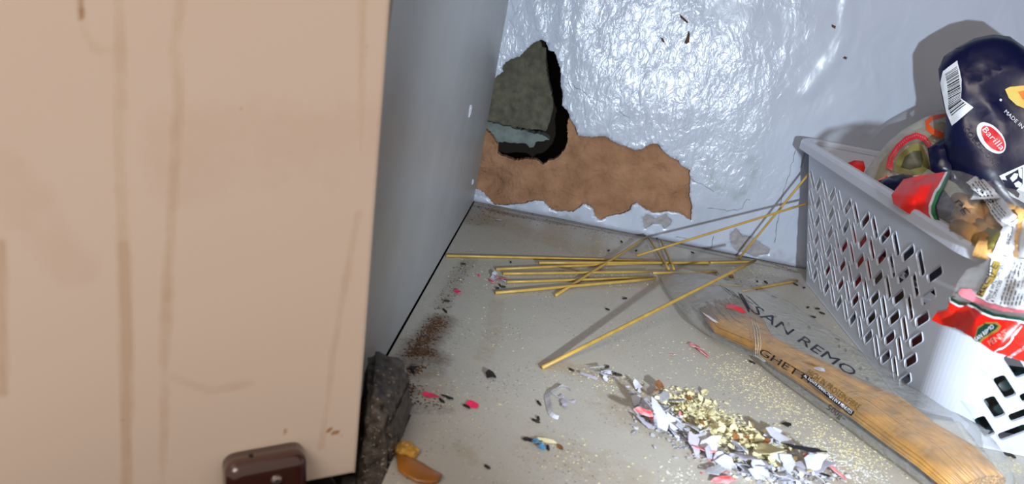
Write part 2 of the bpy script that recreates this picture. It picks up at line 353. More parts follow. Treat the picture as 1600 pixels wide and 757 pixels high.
# chipped screw holes in the left panel
for k, (cx, cy, a) in enumerate([(734, 172, 0.0050), (738, 284, 0.0026)]):
    c = lf(cx, cy, 0.0); s = MB(); vs = []; n = 14
    for r_, x in ((1.0, 0.0), (0.95, 0.0010), (0.62, 0.0012), (0.5, 0.0002)):
        for i in range(n):
            q = 2 * math.pi * i / n; jj = 1 + 0.18 * math.sin(3 * q + k)
            vs.append((c.x + x, c.y + math.cos(q) * a * 0.62 * r_ * jj, c.z + math.sin(q) * a * r_ * jj))
    fs = [(j * n + i, j * n + (i + 1) % n, (j + 1) * n + (i + 1) % n, (j + 1) * n + i) for j in range(3) for i in range(n)] + [tuple(3 * n + i for i in range(n))]
    s.add(vs, fs); r0 = s.make('screw_hole', M['paperW'], wl, base=c); r0['label'] = 'chipped white rim of a screw hole'
    s = MB(); s.tube([(c.x + 0.0002, c.y, c.z), (c.x + 0.0009, c.y, c.z)], a * 0.3, 8); s.make('hole_bottom', M['void'], r0)

# --- back wall: gloss paint skin with the torn opening, bare plaster behind it, broken through into a cavity
PAINT = [(725, 292), (750, 130), (772, 124), (778, 117), (786, 112), (785, 104), (790, 98), (800, 92), (812, 88), (825, 75), (833, 67), (846, 62), (853, 66), (857, 78), (866, 80), (870, 92), (876, 108), (876, 130), (880, 150), (878, 165), (888, 175), (891, 185), (900, 200), (903, 212), (925, 214), (945, 212), (960, 222), (975, 228), (993, 235), (1005, 232), (1015, 225), (1028, 224), (1035, 235), (1048, 245), (1060, 250), (1064, 258), (1078, 266), (1078, 290), (1077, 305), (1081, 320), (1080, 345), (1068, 337), (1058, 332), (1045, 330), (1020, 333), (1005, 325), (996, 317), (988, 320), (985, 328), (975, 333), (950, 338), (938, 344), (930, 338), (926, 325), (912, 318), (905, 325), (895, 331), (870, 330), (858, 325), (849, 314), (835, 313), (818, 318), (790, 321), (772, 320), (764, 309), (750, 303), (735, 300)]
GREY1 = [(1003, 341), (1012, 335), (1025, 342), (1040, 335), (1050, 345), (1046, 352), (1038, 358), (1033, 350), (1020, 350), (1008, 358)]
GREY2 = [(1140, 366), (1150, 357), (1160, 368), (1172, 370), (1185, 378), (1203, 390), (1200, 397), (1188, 398), (1180, 402), (1165, 395), (1150, 392), (1142, 382)]
GREY3 = [(741, 295), (748, 296), (757, 302), (764, 312), (766, 318), (741, 309)]
w2 = lambda P, y=0.0: [(q.x, q.z) for q in (bk(a, b_, y) for a, b_ in P)]
def back_wall():
    r = random.Random(3)
    holes = [dens(w2(PAINT), 0.0012, 0.0005, r=r)] + [dens(w2(g), 0.001, 0.0004, r=r) for g in (GREY1, GREY2)]
    outer = dens([(-0.02, 0.0005), (0.82, 0.0005), (0.82, 0.55), (-0.02, 0.55)], 0.02)
    pts = grid(-0.01, 0.50, 0.003, 0.30, 0.0038) + grid(-0.01, 0.81, 0.30, 0.545, 0.02) + grid(0.50, 0.81, 0.01, 0.30, 0.02)
    v, t = cdt(outer, holes, pts)
    P2 = np.array([(a.x, a.y) for a in v])
    px = lambda L_: w2(L_)
    smooth = stroke_field(P2, [(px([(1340, 0), (1300, 130), (1260, 230), (1420, 260), (1600, 200)]), 0.04, 1.0), (px([(1420, 20), (1600, 40)]), 0.05, 1.0), (px([(1130, 10), (1240, 50)]), 0.016, 0.8)])
    low = np.clip((0.062 - P2[:, 1]) / 0.03, 0, 1) * 0.85
    crk = 1.0 - np.maximum(smooth.clip(0, 1), low) * 0.9; crk[(P2[:, 0] > 0.31)] *= 0.25
    ring = stroke_field(P2, [(px([(1112, 285), (1112, 265), (1125, 243), (1150, 238), (1172, 248), (1180, 262), (1172, 285), (1160, 300), (1150, 310)]), 0.0035, 0.55), (px([(1110, 290), (1150, 303)]), 0.004, 0.4), (px([(1090, 345), (1110, 320), (1130, 335)]), 0.008, 0.25)])
    ring *= np.array([0.55 + 0.9 * nz((a, 0, c), 160, 2) for a, c in P2]).clip(0, 1.2)
    dirt = stroke_field(P2, [(px([(740, 300), (1000, 368), (1245, 418)]), 0.0016, 0.5), (px([(1215, 400), (1245, 412)]), 0.005, 0.5), (px([(810, 85), (806, 96)]), 0.002, 0.4)])
    dirt *= np.array([0.4 + 1.1 * nz((a, 0, c), 300, 5) for a, c in P2]).clip(0, 1)
    v3 = []
    RID = stroke_field(P2, [(px([(1330, -20), (1318, 60), (1290, 110), (1262, 145)]), 0.006, 1.0), (px([(910, -20), (905, 40), (915, 90)]), 0.008, 1.0), (px([(880, 0), (878, 60)]), 0.004, 1.0), (px([(835, 0), (845, 55)]), 0.004, 0.8)])
    for i_, a in enumerate(v):
        e = -0.0011 * RID[i_] + 0.0012 * nz((a.x, 0, a.y), 22, 1) + 0.0004 * nz((a.x, 0, a.y), 60, 4)
        v3.append(V3((a.x, e - 0.0006, a.y)))
    # paint curls slightly forward along the torn edge
    H = holes[0]
    vv, ff = thick(v3, [tuple(x) for x in t], (0, 0.0009, 0))
    cc = np.stack([crk, ring, dirt], 1); cc = np.vstack([cc, cc])
    o = mk('wall_back', vv, ff, M['paint'], smooth=True, base=(0, 0, 0), cols=cc.astype(np.float32)); o['kind'] = 'structure'
    # plaster coat
    OPEN = [(735, 130), (750, 60), (850, 50), (872, 72), (884, 110), (890, 150), (893, 172), (889, 185), (886, 198), (887, 215), (885, 230), (872, 246), (862, 250), (856, 252), (849, 258), (838, 250), (820, 249), (805, 251), (795, 247), (782, 244), (778, 240), (777, 226), (768, 212), (757, 200), (735, 196)]
    hole = dens(w2(OPEN, 0.002), 0.0014, 0.0006, r=r)
    outer = dens([(-0.02, -0.02), (0.27, -0.02), (0.27, 0.26), (-0.02, 0.26)], 0.01)
    pts = grid(-0.02, 0.24, 0.0, 0.11, 0.0021) + grid(-0.02, 0.27, 0.11, 0.26, 0.012)
    v, t = cdt(outer, [hole], pts); v3 = []
    cen = w2([(765, 285)], 0.0)[0]
    for a in v:
        n_ = nz((a.x, 0, a.y), 50, 8) * 0.0020 + nz((a.x, 0, a.y), 130, 9) * 0.0016 + nz((a.x, 0, a.y), 320, 3) * 0.0004
        d = segdist(a.x, a.y, hole) if a.x < 0.09 and a.y < 0.12 else 0.05
        rim = -0.0012 * math.exp(-(d / 0.0025) ** 2)
        bowl = 0.009 * math.exp(-((a.x - cen[0]) ** 2 + (a.y - cen[1]) ** 2) / 0.016 ** 2)
        v3.append(V3((a.x, 0.0032 + n_ + rim + bowl, a.y)))
    vv, ff = thick(v3, [tuple(x) for x in t], (0, 0.009, 0))
    pl = mk('bare_plaster', vv, ff, M['plaster'], o); pl['label'] = 'brown bare plaster where the paint has torn away'
    # grey undercoat patches
    for g, nm in ((GREY1, 'small grey patch of undercoat below the torn paint'), (GREY2, 'larger grey patch of undercoat near the basket'), (GREY3, 'pale flaking paint remnant in the corner')):
        P = w2(g); cx = sum(p[0] for p in P) / len(P); cz = sum(p[1] for p in P) / len(P)
        if g is GREY3: P = dens(P, 0.001, 0.0004); yb = 0.0002
        else: P = dens([(cx + (p[0] - cx) * 1.15, cz + (p[1] - cz) * 1.15) for p in P], 0.002); yb = 0.0009
        v, t = cdt(P, [], grid(min(p[0] for p in P), max(p[0] for p in P), min(p[1] for p in P), max(p[1] for p in P), 0.0015))
        v3 = [V3((a.x, yb + 0.0006 * nz((a.x, 0, a.y), 250, 6), a.y)) for a in v]
        vv, ff = thick(v3, [tuple(x) for x in t], (0, 0.0006, 0))
        u = mk('undercoat_patch', vv, ff, M['undercoat'] if g is not GREY3 else M['paperP'], o); u['label'] = nm
    # hairline cracks
    s = MB(); s2 = r
    for P in ([(1243, 235), (1236, 262), (1228, 290), (1222, 305), (1215, 345), (1210, 380)], [(1258, 240), (1250, 262)], [(888, 128), (920, 150), (950, 165), (985, 185)], [(1080, 280), (1100, 290), (1115, 300)], [(1105, 325), (1140, 330), (1160, 327), (1166, 312), (1172, 313)], [(1055, 370), (1075, 374)], [(1110, 392), (1115, 370)]):
        Q = dens(P, 4, 1.2, closed=False, r=r) + [P[-1]]
        s.tube([bk(a, b_, -0.0012) + V3((0, 0, 0)) for a, b_ in Q], [0.00016 * r.uniform(0.5, 1.3) for _ in Q], 4)
    s.make('hairline_cracks', M['crack'], o)
    # the masonry behind the opening
    def slab(name, P, y, th, m_, amp, tilt=0.0, hstep=0.003):
        P = dens(w2(P, y), 0.0022, 0.0008, r=r)
        v, t = cdt(P, [], grid(min(p[0] for p in P), max(p[0] for p in P), min(p[1] for p in P), max(p[1] for p in P), hstep))
        zt = max(p[1] for p in P)
        v3 = [V3((a.x, y + amp * nz((a.x, 0, a.y), 90, 3) + amp * nz((a.x, 0, a.y), 260, 4) - tilt * (zt - a.y), a.y)) for a in v]
        vv, ff = thick(v3, [tuple(x) for x in t], (0, th, 0)); return mk(name, vv, ff, m_, o)
    u = slab('masonry_block', [(720, 30), (850, 30), (853, 70), (852, 95), (856, 125), (862, 145), (864, 165), (860, 190), (852, 205), (800, 198), (720, 180)], 0.026, 0.03, M['concrete'], 0.0012)
    u['label'] = 'rough grey concrete seen through the hole'
    u = slab('mortar_ledge', [(720, 188), (760, 190), (800, 200), (850, 212), (858, 218), (845, 220), (838, 222), (833, 230), (828, 231), (822, 224), (800, 222), (780, 221), (765, 228), (720, 232)], 0.018, 0.02, M['rubble'], 0.001, 0.15)
    u['label'] = 'paler grey strip of mortar under the concrete'
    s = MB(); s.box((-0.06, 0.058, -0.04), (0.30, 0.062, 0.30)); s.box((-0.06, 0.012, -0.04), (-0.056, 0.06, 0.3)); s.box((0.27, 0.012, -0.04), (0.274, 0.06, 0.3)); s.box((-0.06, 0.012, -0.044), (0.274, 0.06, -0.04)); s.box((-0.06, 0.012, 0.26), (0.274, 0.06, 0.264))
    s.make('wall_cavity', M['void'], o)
    return o
wb = back_wall()

# --- dark chips stuck on the gloss paint
def chip(P, Y, m_, name, label, cat, group=None, t=0.0006):
    pts = [bk(a, b_, Y) for a, b_ in P]
    v, f = thick(pts, [tuple(range(len(pts)))[::-1]], (0, t, 0))
    return tag(mk(name, v, f, m_), label, cat, group)
chip([(1076, 48), (1078, 53), (1077, 66), (1072, 69), (1070, 66), (1074, 57)], -0.0022, M['sawdust'], 'paint_chip', 'brown wedge-shaped fleck stuck high on the glossy back wall', 'fleck')
chip([(1062, 22), (1070, 29), (1076, 35), (1073, 36), (1064, 28)], -0.0022, M['sawdust'], 'paint_chip', 'thin slanted brown fleck on the back wall above the wedge-shaped one', 'fleck')
chip([(1032, 58), (1036, 60), (1039, 66), (1036, 66)], -0.0022, M['sawdust'], 'paint_chip', 'faint small fleck left of the brown wedge on the back wall', 'fleck')
chip([(1300, 38), (1306, 41), (1305, 45), (1300, 42)], -0.0022, M['sawdust'], 'paint_chip', 'tiny dark fleck at the top of the wall right of the glossy streak', 'fleck')
chip([(1320, 88), (1324, 90), (1322, 93), (1317, 91)], -0.0022, M['sawdust'], 'paint_chip', 'small brown fleck on the smooth wall above the basket rim', 'fleck')

# ------------------------------------------------------------------ the cream door
def door():
    an = math.radians(32); a0 = bk(557, 741, -0.446)
    nf = V3((math.sin(an), -math.cos(an), 0)); dx = V3((math.cos(an), math.sin(an), 0))     # door stands open, its face turned to the room
    a1 = hit((612, 0), a0, nf); k = (a1 - a0).dot(dx) / (a1.z - a0.z)                       # and sags a little on its hinge
    up = (V3((0, 0, 1)) + dx * k).normalized(); dx = (dx - up * dx.dot(up)).normalized()
    W_, H_ = 0.34, 0.50; rd = 0.0018; T = 0.014
    def loc(q): return ((q - a0).dot(dx), (q - a0).dot(up))
    xs = [-W_, -0.26] + list(np.arange(-0.22, -0.004, 0.0018)) + [-0.0035, -0.0018, -0.0009, -0.0004, 0.0]
    zs = [0.0, 0.0004, 0.0009, 0.0018, 0.0035] + list(np.arange(0.005, 0.24, 0.0018)) + [0.3, H_]
    pts = []; v = []
    for z in zs:
        for x in xs:
            d = min(-x, z); e = 0
            if d < rd: e = rd - math.sqrt(max(0, rd * rd - (rd - d) ** 2))
            v.append(a0 + dx * x + up * z - nf * e); pts.append((x, z))
    nx = len(xs); nzv = len(zs); f = [(j * nx + i, j * nx + i + 1, (j + 1) * nx + i + 1, (j + 1) * nx + i) for j in range(nzv - 1) for i in range(nx - 1)]
    loop = [i for i in range(nx)] + [j * nx + nx - 1 for j in range(1, nzv)] + [(nzv - 1) * nx + i for i in range(nx - 2, -1, -1)] + [j * nx for j in range(nzv - 2, 0, -1)]
    base = len(v)
    for i in loop: v.append(a0 + dx * pts[i][0] + up * pts[i][1] - nf * T); pts.append(pts[i])
    n = len(loop)
    for i in range(n): j = (i + 1) % n; f.append((loop[j], loop[i], base + i, base + j))
    f.append(tuple(base + i for i in range(n))[::-1])
    P2 = np.array(pts); g = lambda L_: [loc(hit(q, a0, nf)) for q in L_]; m_ = 1 / 4600
    st = stroke_field(P2, [(g([(185, -40), (188, 100), (186, 230), (193, 350), (197, 560), (197, 800)]), 11 * m_, 0.55), (g([(193, 380), (198, 560), (197, 800)]), 10 * m_, 0.8), (g([(285, -40), (281, 20), (272, 70), (279, 150), (273, 260), (264, 400), (257, 560), (258, 640), (251, 800)]), 10 * m_, 0.5),
        (g([(264, 380), (260, 470)]), 8 * m_, 0.65), (g([(120, -40), (130, 45), (150, 78), (185, 78)]), 9 * m_, 0.42), (g([(568, -40), (565, 120), (563, 240)]), 7 * m_, 0.42), (g([(560, 330), (540, 440), (520, 560), (510, 640), (502, 700)]), 9 * m_, 0.5), (g([(0, 380), (3, 500), (4, 615)]), 8 * m_, 0.7)])
    sp_ = stroke_field(P2, [(g([(577, 68), (576, 74)]), 3 * m_, 0.7), (g([(572, 8)]), 3 * m_, .6), (g([(447, 672), (445, 676)]), 5 * m_, 0.6), (g([(513, 671), (522, 676), (533, 679)]), 3 * m_, 1.1), (g([(191, 655)]), 3 * m_, 0.7), (g([(126, 0), (130, 28)]), 4 * m_, 0.7), (g([(510, 688)]), 4 * m_, 0.5), (g([(572, 322)]), 3 * m_, .5), (g([(378, 171)]), 2 * m_, .7)])
    sm = stroke_field(P2, [(g([(300, 250), (560, 230)]), 100 * m_, 0.4), (g([(270, 590), (330, 612), (390, 600)]), 10 * m_, 0.6), (g([(0, 260), (120, 420)]), 40 * m_, 0.4)])
    d = empty('cupboard_door', a0, 'cream cupboard door with brown drip stains filling the left', 'door')
    mk('door_panel', v, f, M['door'], d, cols=np.stack([st, sp_, sm], 1).astype(np.float32))
    # brown knob near its bottom edge; it is tipped a little against the door
    A = hit((352, 738), a0 + nf * 0.011, nf); B = hit((483, 713), a0 + nf * 0.011, nf)
    ax = (B - A).normalized(); wdt = (B - A).length; ku = nf.cross(ax); ku = ku if ku.z > 0 else -ku; hgt = 0.034
    o0 = A - ku * hgt
    def rr(wd, hg, r_, n=5):
        out = []
        for cx, cy, a0_ in ((wd - r_, hg - r_, 0), (r_, hg - r_, 90), (r_, r_, 180), (wd - r_, r_, 270)):
            for i in range(n): q = math.radians(a0_ + 90 * i / (n - 1)); out.append((cx + r_ * math.cos(q), cy + r_ * math.sin(q)))
        return out
    n = 20; fs = []; vs = []
    for ins, dy in [(0, -0.011), (0, -0.004), (0.0006, -0.0022), (0.002, -0.0006), (0.0038, 0.0)]:
        for x, z in rr(wdt - 2 * ins, hgt - 2 * ins, 0.005 - ins * 0.5): vs.append(o0 + ax * (x + ins) + ku * (z + ins) + nf * dy)
    for j in range(4):
        for i in range(n): fs.append((j * n + i, j * n + (i + 1) % n, (j + 1) * n + (i + 1) % n, (j + 1) * n + i))
    fs.append(tuple(4 * n + i for i in range(n))); fs.append(tuple(range(n))[::-1])
    kn = mk('knob', vs, fs, M['knob'], d, smooth=True); kn['label'] = 'glossy dark brown knob with rounded corners'
    c = o0 + ax * wdt * 0.60 + ku * (hgt - 0.0085); s = MB()
    s.tube([c, c + nf * 0.0008, c + nf * 0.0014], [0.0024, 0.0022, 0.0012], 14)
    s.make('screw_head', M['metal'], kn, smooth=False)
    s = MB(); c = o0 + ax * wdt * 0.33 + ku * hgt - nf * 0.007; s.tube([c - ku * 0.0004, c + ku * 0.0005], [0.0011, 0.0008], 10); s.make('peg_hole', M['ink'], kn)
door()

# ------------------------------------------------------------------ grime-caked block and hinge beside the door
def grime_block():
    r = random.Random(5)
    root = empty('hinge_block', (0.012, -0.42, -0.018), 'dark grime-caked block with pale specks beside the door edge', 'hinge block')
    x0, x1, y0, y1, z0 = 0.0010, 0.0220, -0.4445, -0.40, -0.0395
    top = bk(600, 583, -0.42).z
    bm = bmesh.new(); bmesh.ops.create_cube(bm, size=1)
    for v in bm.verts: v.co = V3(((x0 + x1) / 2 + v.co.x * (x1 - x0), (y0 + y1) / 2 + v.co.y * (y1 - y0), (z0 + top) / 2 + v.co.z * (top - z0)))
    bmesh.ops.bevel(bm, geom=bm.edges[:], offset=0.003, segments=2, affect='EDGES')
    bmesh.ops.subdivide_edges(bm, edges=bm.edges[:], cuts=14, use_grid_fill=True)
    for v in bm.verts:
        k = (v.co.x - x0) / (x1 - x0); v.co.x += (1 - k) * max(0, -0.40 - v.co.y) * 0.29 + k * (top - v.co.z) * 0.15
        p_ = v.co; n_ = nz(p_, 140, 1) * 0.0010 + nz(p_, 420, 2) * 0.0009
        v.co = V3((min(max(p_.x + n_, 0.0004), 1), p_.y + n_, p_.z + n_ - 0.006 * max(0, (p_.x - 0.012) / 0.01) ** 2 * (1 if p_.z > top - 0.01 else 0)))
    bm.verts.index_update(); s = mk('caked_body', [v.co.copy() for v in bm.verts], [tuple(v.index for v in f.verts) for f in bm.faces], M['grime'], root, smooth=True)
    bv = bvh_of(s); q = MB(); bm.free()
    for i in range(380):
        px = (r.uniform(565, 622), r.uniform(572, 757)); h_ = bv.ray_cast(CAM, ray(px).normalized())
        if h_[0] is None: continue
        c = h_[0]; a = r.uniform(0.0002, 0.0007)
        vv = [c + V3((r.uniform(-a, a), r.uniform(-a, a), r.uniform(-a, a))) for _ in range(4)]; q.add(vv, [(0, 1, 2), (0, 3, 1), (1, 3, 2), (0, 2, 3)])
    tag(q.make('grit', M['speckW'], root), kind='stuff')
    # dark round hinge arm under the door's bottom corner
    root2 = empty('door_hinge', bk(510, 750, -0.44), 'dark rounded metal hinge below the door corner beside the brown knob', 'hinge')
    s = MB(); c = bk(498, 762, -0.444); s.tube([c + V3((0, 0.006, 0)), c, c + V3((0, -0.0005, 0)), c + V3((0, -0.001, 0))], [0.0085, 0.0085, 0.0078, 0.003], 24)
    s.make('hinge_cup', M['dmetal'], root2, smooth=False)
    s = MB(); a = bk(500, 760, -0.43); b_ = bk(615, 762, -0.43); s.tube([a, a.lerp(b_, 0.5) + V3((0, 0, 0.0012)), b_], [0.0045, 0.004, 0.0035], 8); s.make('hinge_link', M['grime'], root2, smooth=True)
grime_block()

# ------------------------------------------------------------------ the white plastic basket
def path_rect(x0, x1, y0, y1, rc, na=16):
    """perimeter starting at the back-left, down the left side toward the front, along the front, the right, the back; keyed by the same parameter"""
    segs = []
    def arc(cx, cy, a0, a1): return [(cx + rc * math.cos(math.radians(a0 + (a1 - a0) * i / na)), cy + rc * math.sin(math.radians(a0 + (a1 - a0) * i / na))) for i in range(na + 1)]
    return [('l', (x0, y1 - rc), (x0, y0 + rc)), ('a', arc(x0 + rc, y0 + rc, 180, 270)), ('l', (x0 + rc, y0), (x1 - rc, y0)), ('a', arc(x1 - rc, y0 + rc, 270, 360)),
            ('l', (x1, y0 + rc), (x1, y1 - rc)), ('a', arc(x1 - rc, y1 - rc, 0, 90)), ('l', (x1 - rc, y1), (x0 + rc, y1)), ('a', arc(x0 + rc, y1 - rc, 90, 180))]
BT = path_rect(0.320, 0.560, -0.307, -0.026, 0.024); TP = path_rect(0.290, 0.590, -0.352, -0.006, 0.028)
LEN = [0.260, 0.042, 0.215, 0.042, 0.260, 0.042, 0.215, 0.042]; CUM = [0]
for l_ in LEN: CUM.append(CUM[-1] + l_)
def seg_at(P, i, t):
    k, *a = P[i]
    if k == 'l': return V3((a[0][0] + (a[1][0] - a[0][0]) * t, a[0][1] + (a[1][1] - a[0][1]) * t, 0))
    q = t * (len(a[0]) - 1); j = min(int(q), len(a[0]) - 2); q -= j
    return V3((a[0][j][0] * (1 - q) + a[0][j + 1][0] * q, a[0][j][1] * (1 - q) + a[0][j + 1][1] * q, 0))
BH = 0.123
def bpt(u, z):
    u = u % CUM[-1]
    for i in range(8):
        if u <= CUM[i + 1] + 1e-9: break
    t = (u - CUM[i]) / LEN[i]; a = seg_at(BT, i, t); b_ = seg_at(TP, i, t); q = z / BH
    p_ = a.lerp(b_, q); p_.z = z
    return p_
def slot(cx, cy, ang, L_=0.0168, W2=0.0066, r_=0.0016):
    out = []; ca, sa = math.cos(ang), math.sin(ang)
    for sx, sy, a0 in ((1, 1, 0), (-1, 1, 90), (-1, -1, 180), (1, -1, 270)):
        for k in range(3):
            q = math.radians(a0 + 45 * k); x = sx * (L_ / 2 - r_) + r_ * math.cos(q); y = sy * (W2 / 2 - r_) + r_ * math.sin(q)
            out.append((cx + x * ca - y * sa, cy + x * sa + y * ca))
    return out
ZR = [0.0165 + 0.0155 * k for k in range(6)]
def basket():
    root = empty('plastic_basket', (0.44, -0.166, 0), 'white plastic storage basket with slanted slots against the back wall', 'basket')
    holes = []
    def us(y, z):    # perimeter parameter on the left side for a given y
        b0, b1 = -0.050, -0.283; t0, t1 = -0.034, -0.324; q = z / BH; a = b0 + (t0 - b0) * q; c = b1 + (t1 - b1) * q
        return (y - a) / (c - a) * LEN[0]
    pit = 0.0355
    cols_l = [(us(-0.279, 0.05) - 0.5 * i * pit, 1 if i % 2 == 0 else -1) for i in range(14)]
    cols_f = [(CUM[2] + 0.004 + 0.5 * i * 0.0345, -1 if i % 2 == 0 else 1) for i in range(13)]
    cols_r = [(CUM[4] + 0.013 + 0.5 * i * pit, 1 if i % 2 else -1) for i in range(14)]
    cols_b = [(CUM[6] + 0.008 + 0.5 * i * 0.0345, 1 if i % 2 else -1) for i in range(12)]
    for cs in (cols_l, cols_f, cols_r, cols_b):
        for u, sg in cs:
            for z in ZR: holes.append(slot(u, z + (0.0 if sg > 0 else 0.0), math.radians(45 * sg)))
    U = CUM[-1]
    us_ = []
    for i in range(8):
        n = 10 if LEN[i] > 0.1 else 16
        us_ += [CUM[i] + LEN[i] * k / n for k in range(n)]
    outer = [(u, 0.0) for u in us_] + [(U, 0.0)] + [(U, BH)] + [(u, BH) for u in us_[::-1]]
    pts = [(u, z) for u in us_ if u > 0 for z in (0.008, 0.03, 0.055, 0.08, 0.1, 0.11, 0.118)]
    pts = [q for q in pts if not any(abs(q[0] - (sum(p[0] for p in H) / 12)) < 0.01 and pip(q[0], q[1], H) for H in holes)]
    v, t = cdt(outer, holes, pts)
    C0 = V3((0.44, -0.166, 0)); v3 = [bpt(min(a.x, U - 1e-6) if a.x < U - 1e-5 else 0.0, a.y) for a in v]; offs = []
    for a in v:
        e = 0.001; p0 = bpt(a.x - e, a.y); p1 = bpt(a.x + e, a.y); tn = (p1 - p0).normalized(); nn = V3((-tn.y, tn.x, 0))
        if nn.dot(C0 - p0) < 0: nn = -nn
        offs.append(nn * 0.0012)
    vv, ff = thick(v3, [tuple(x) for x in t], offs)
    mk('basket_wall', vv, ff, M['white_plastic'], root)
    # raised lip round every visible slot
    s = MB()
    for H in holes:
        cu = sum(p[0] for p in H) / 12
        if not (cu < CUM[3]): continue
        n = len(H); cz = sum(p[1] for p in H) / 12; ring = []
        for sc, of in ((1.0, 0.0), (1.0, -0.0005), (1.10, -0.0005), (1.2, 0.0)):
            for (a, c) in H:
                da, dc = a - cu, c - cz; l_ = math.hypot(da, dc); gr = (sc - 1) * 0.0042
                q = (cu + da * (1 + gr / l_), cz + dc * (1 + gr / l_)); p_ = bpt(q[0], q[1]); p0 = bpt(q[0] - .001, q[1]); p1 = bpt(q[0] + .001, q[1]); tn = (p1 - p0).normalized(); nn = V3((-tn.y, tn.x, 0))
                if nn.dot(C0 - p0) < 0: nn = -nn
                ring.append(p_ + nn * of)
        s.add(ring, [(j * n + i, j * n + (i + 1) % n, (j + 1) * n + (i + 1) % n, (j + 1) * n + i) for j in range(3) for i in range(n)])
    tag(s.make('slot_rims', M['white_plastic'], root), kind='stuff')
    # rolled rim
    vs = []; fs = []; prof = [(0.0022, -0.002), (0.0022, 0.0012), (0.001, 0.0024), (-0.004, 0.0028), (-0.0066, 0.002), (-0.0072, 0.0), (-0.0070, -0.006), (-0.0058, -0.006), (-0.0054, 0.0002), (0.0, -0.001)]
    pl = []
    for i in range(8):
        n = 12 if LEN[i] > 0.1 else 16
        pl += [CUM[i] + LEN[i] * k / n for k in range(n)]
    for u in pl:
        p_ = bpt(u, BH); p0 = bpt(u - .002, BH); p1 = bpt(u + .002, BH); tn = (p1 - p0).normalized(); nn = V3((-tn.y, tn.x, 0))
        if nn.dot(C0 - p0) < 0: nn = -nn
        for o_, z in prof:
            q = p_ + nn * o_ + V3((0, 0, z)); q.y = min(q.y, -0.0012); vs.append(q)
    n = len(prof); m_ = len(pl)
    for i in range(m_):
        for k in range(n): fs.append((i * n + k, i * n + (k + 1) % n, ((i + 1) % m_) * n + (k + 1) % n, ((i + 1) % m_) * n + k))
    mk('rim', vs, fs, M['white_plastic'], root)
    s = MB(); P = []
    for u in pl: P.append(bpt(u, 0.002))
    n = len(P); s.add([q.copy() for q in P] + [q - V3((0, 0, 0.0016)) for q in P], [tuple(range(n)), tuple(range(n, 2 * n))[::-1]] + [(i, (i + 1) % n, n + (i + 1) % n, n + i) for i in range(n)])
    s.make('base', M['white_plastic'], root)
    # brown nibbled mark on the rim
    c = [bk(a, b_, 0) for a, b_ in [(0, 0)]]
    s = MB(); q = bpt(CUM[0] + 0.205, BH) + V3((-0.002, 0, 0.0029))
    for k in range(7):
        a = q + V3((rnd.uniform(-.002, .003), rnd.uniform(-.008, .008), 0)); s.add([a, a + V3((.0012, .003, .0002)), a + V3((.0022, .001, .0003)), a + V3((.001, -.002, .0001))], [(0, 1, 2, 3)])
    mm_ = s.make('rim_stain', M['sawdust'], root); mm_['label'] = 'brown stain on the rim'
    return root
bas = basket()

# ------------------------------------------------------------------ soft packets
def frame(n):
    n = V3(n).normalized(); e1 = V3((0, 0, 1)).cross(n).normalized(); return e1, n.cross(e1), n
def pillow(name, P, O, n, T, D, m_, parent, h=0.006, wr=0.0015, wf=60, seed=0, back=1.0, pxs=True, smooth=True, jag=0.0, mid=None):
    """a stuffed packet: outline P (pixels, or 2d plane coordinates) on the plane O, n; half thickness T reached at distance D from the edge"""
    e1, e2, n = frame(n); O = V3(O)
    if pxs: P = [((q - O).dot(e1), (q - O).dot(e2)) for q in (hit(p, O, n) for p in P)]
    r = random.Random(seed)
    P = dens(P, h * 0.8, jag, r=r)
    v, t = cdt(P, [], [q for q in grid(min(p[0] for p in P), max(p[0] for p in P), min(p[1] for p in P), max(p[1] for p in P), h) if segdist(q[0], q[1], P) > h * 0.35])
    A = []; B = []
    for a in v:
        d = segdist(a.x, a.y, P); q = min(1, d / D); hh = T * math.sqrt(max(0, 1 - (1 - q) ** 2)); p_ = O + e1 * a.x + e2 * a.y
        if mid: p_ = mid(p_)
        ww = wr * (nz(p_, wf, seed) + 0.6 * nz(p_, wf * 2.3, seed + 1)) * min(1, 0.35 + q * 1.4)
        rid = wr * 1.2 * max(0, 1 - abs(nz(p_, wf * 0.8, seed + 5)) * 6) * min(1, q * 2)
        A.append(p_ + n * (max(hh, 0.0002) + ww + rid)); B.append(p_ + n * (-max(hh, 0.0002) * back + ww * 0.8))
    nv = len(v); f = [tuple(x) for x in t]; ff = f + [tuple(i + nv for i in x[::-1]) for x in f]; es = {(a, b_) for x in f for a, b_ in zip(x, x[1:] + x[:1])}
    for a, b_ in es:
        if (b_, a) not in es: ff.append((b_, a, a + nv, b_ + nv))
    # orient: front faces towards n
    o = mk(name, A + B, ff, m_, parent, smooth=smooth)
    return o
def on(bv, px, off=0.0004):
    d = ray(px).normalized(); h_ = bv.ray_cast(CAM, d)
    if h_[0] is None:
        t = CAM + d * 0.45; h_ = bv.find_nearest(t)
        for _ in range(3): t = CAM + d * (h_[0] - CAM).length; h_ = bv.find_nearest(t)
    nn = h_[1]; nn = nn if nn.dot(d) < 0 else -nn
    return h_[0] + nn * off
def decal(name, bv, P, m_, parent, off=0.0004, h=4, th=0.0001, label=None, d=4):
    P = dens(P, d); xs = [p[0] for p in P]; ys = [p[1] for p in P]
    v, t = cdt(P, [], [q for q in grid(min(xs), max(xs), min(ys), max(ys), h)])
    v3 = [on(bv, (a.x, a.y), off) for a in v]
    o = mk(name, v3, [tuple(x) for x in t], m_, parent, smooth=True)
    if label: o['label'] = label
    return o
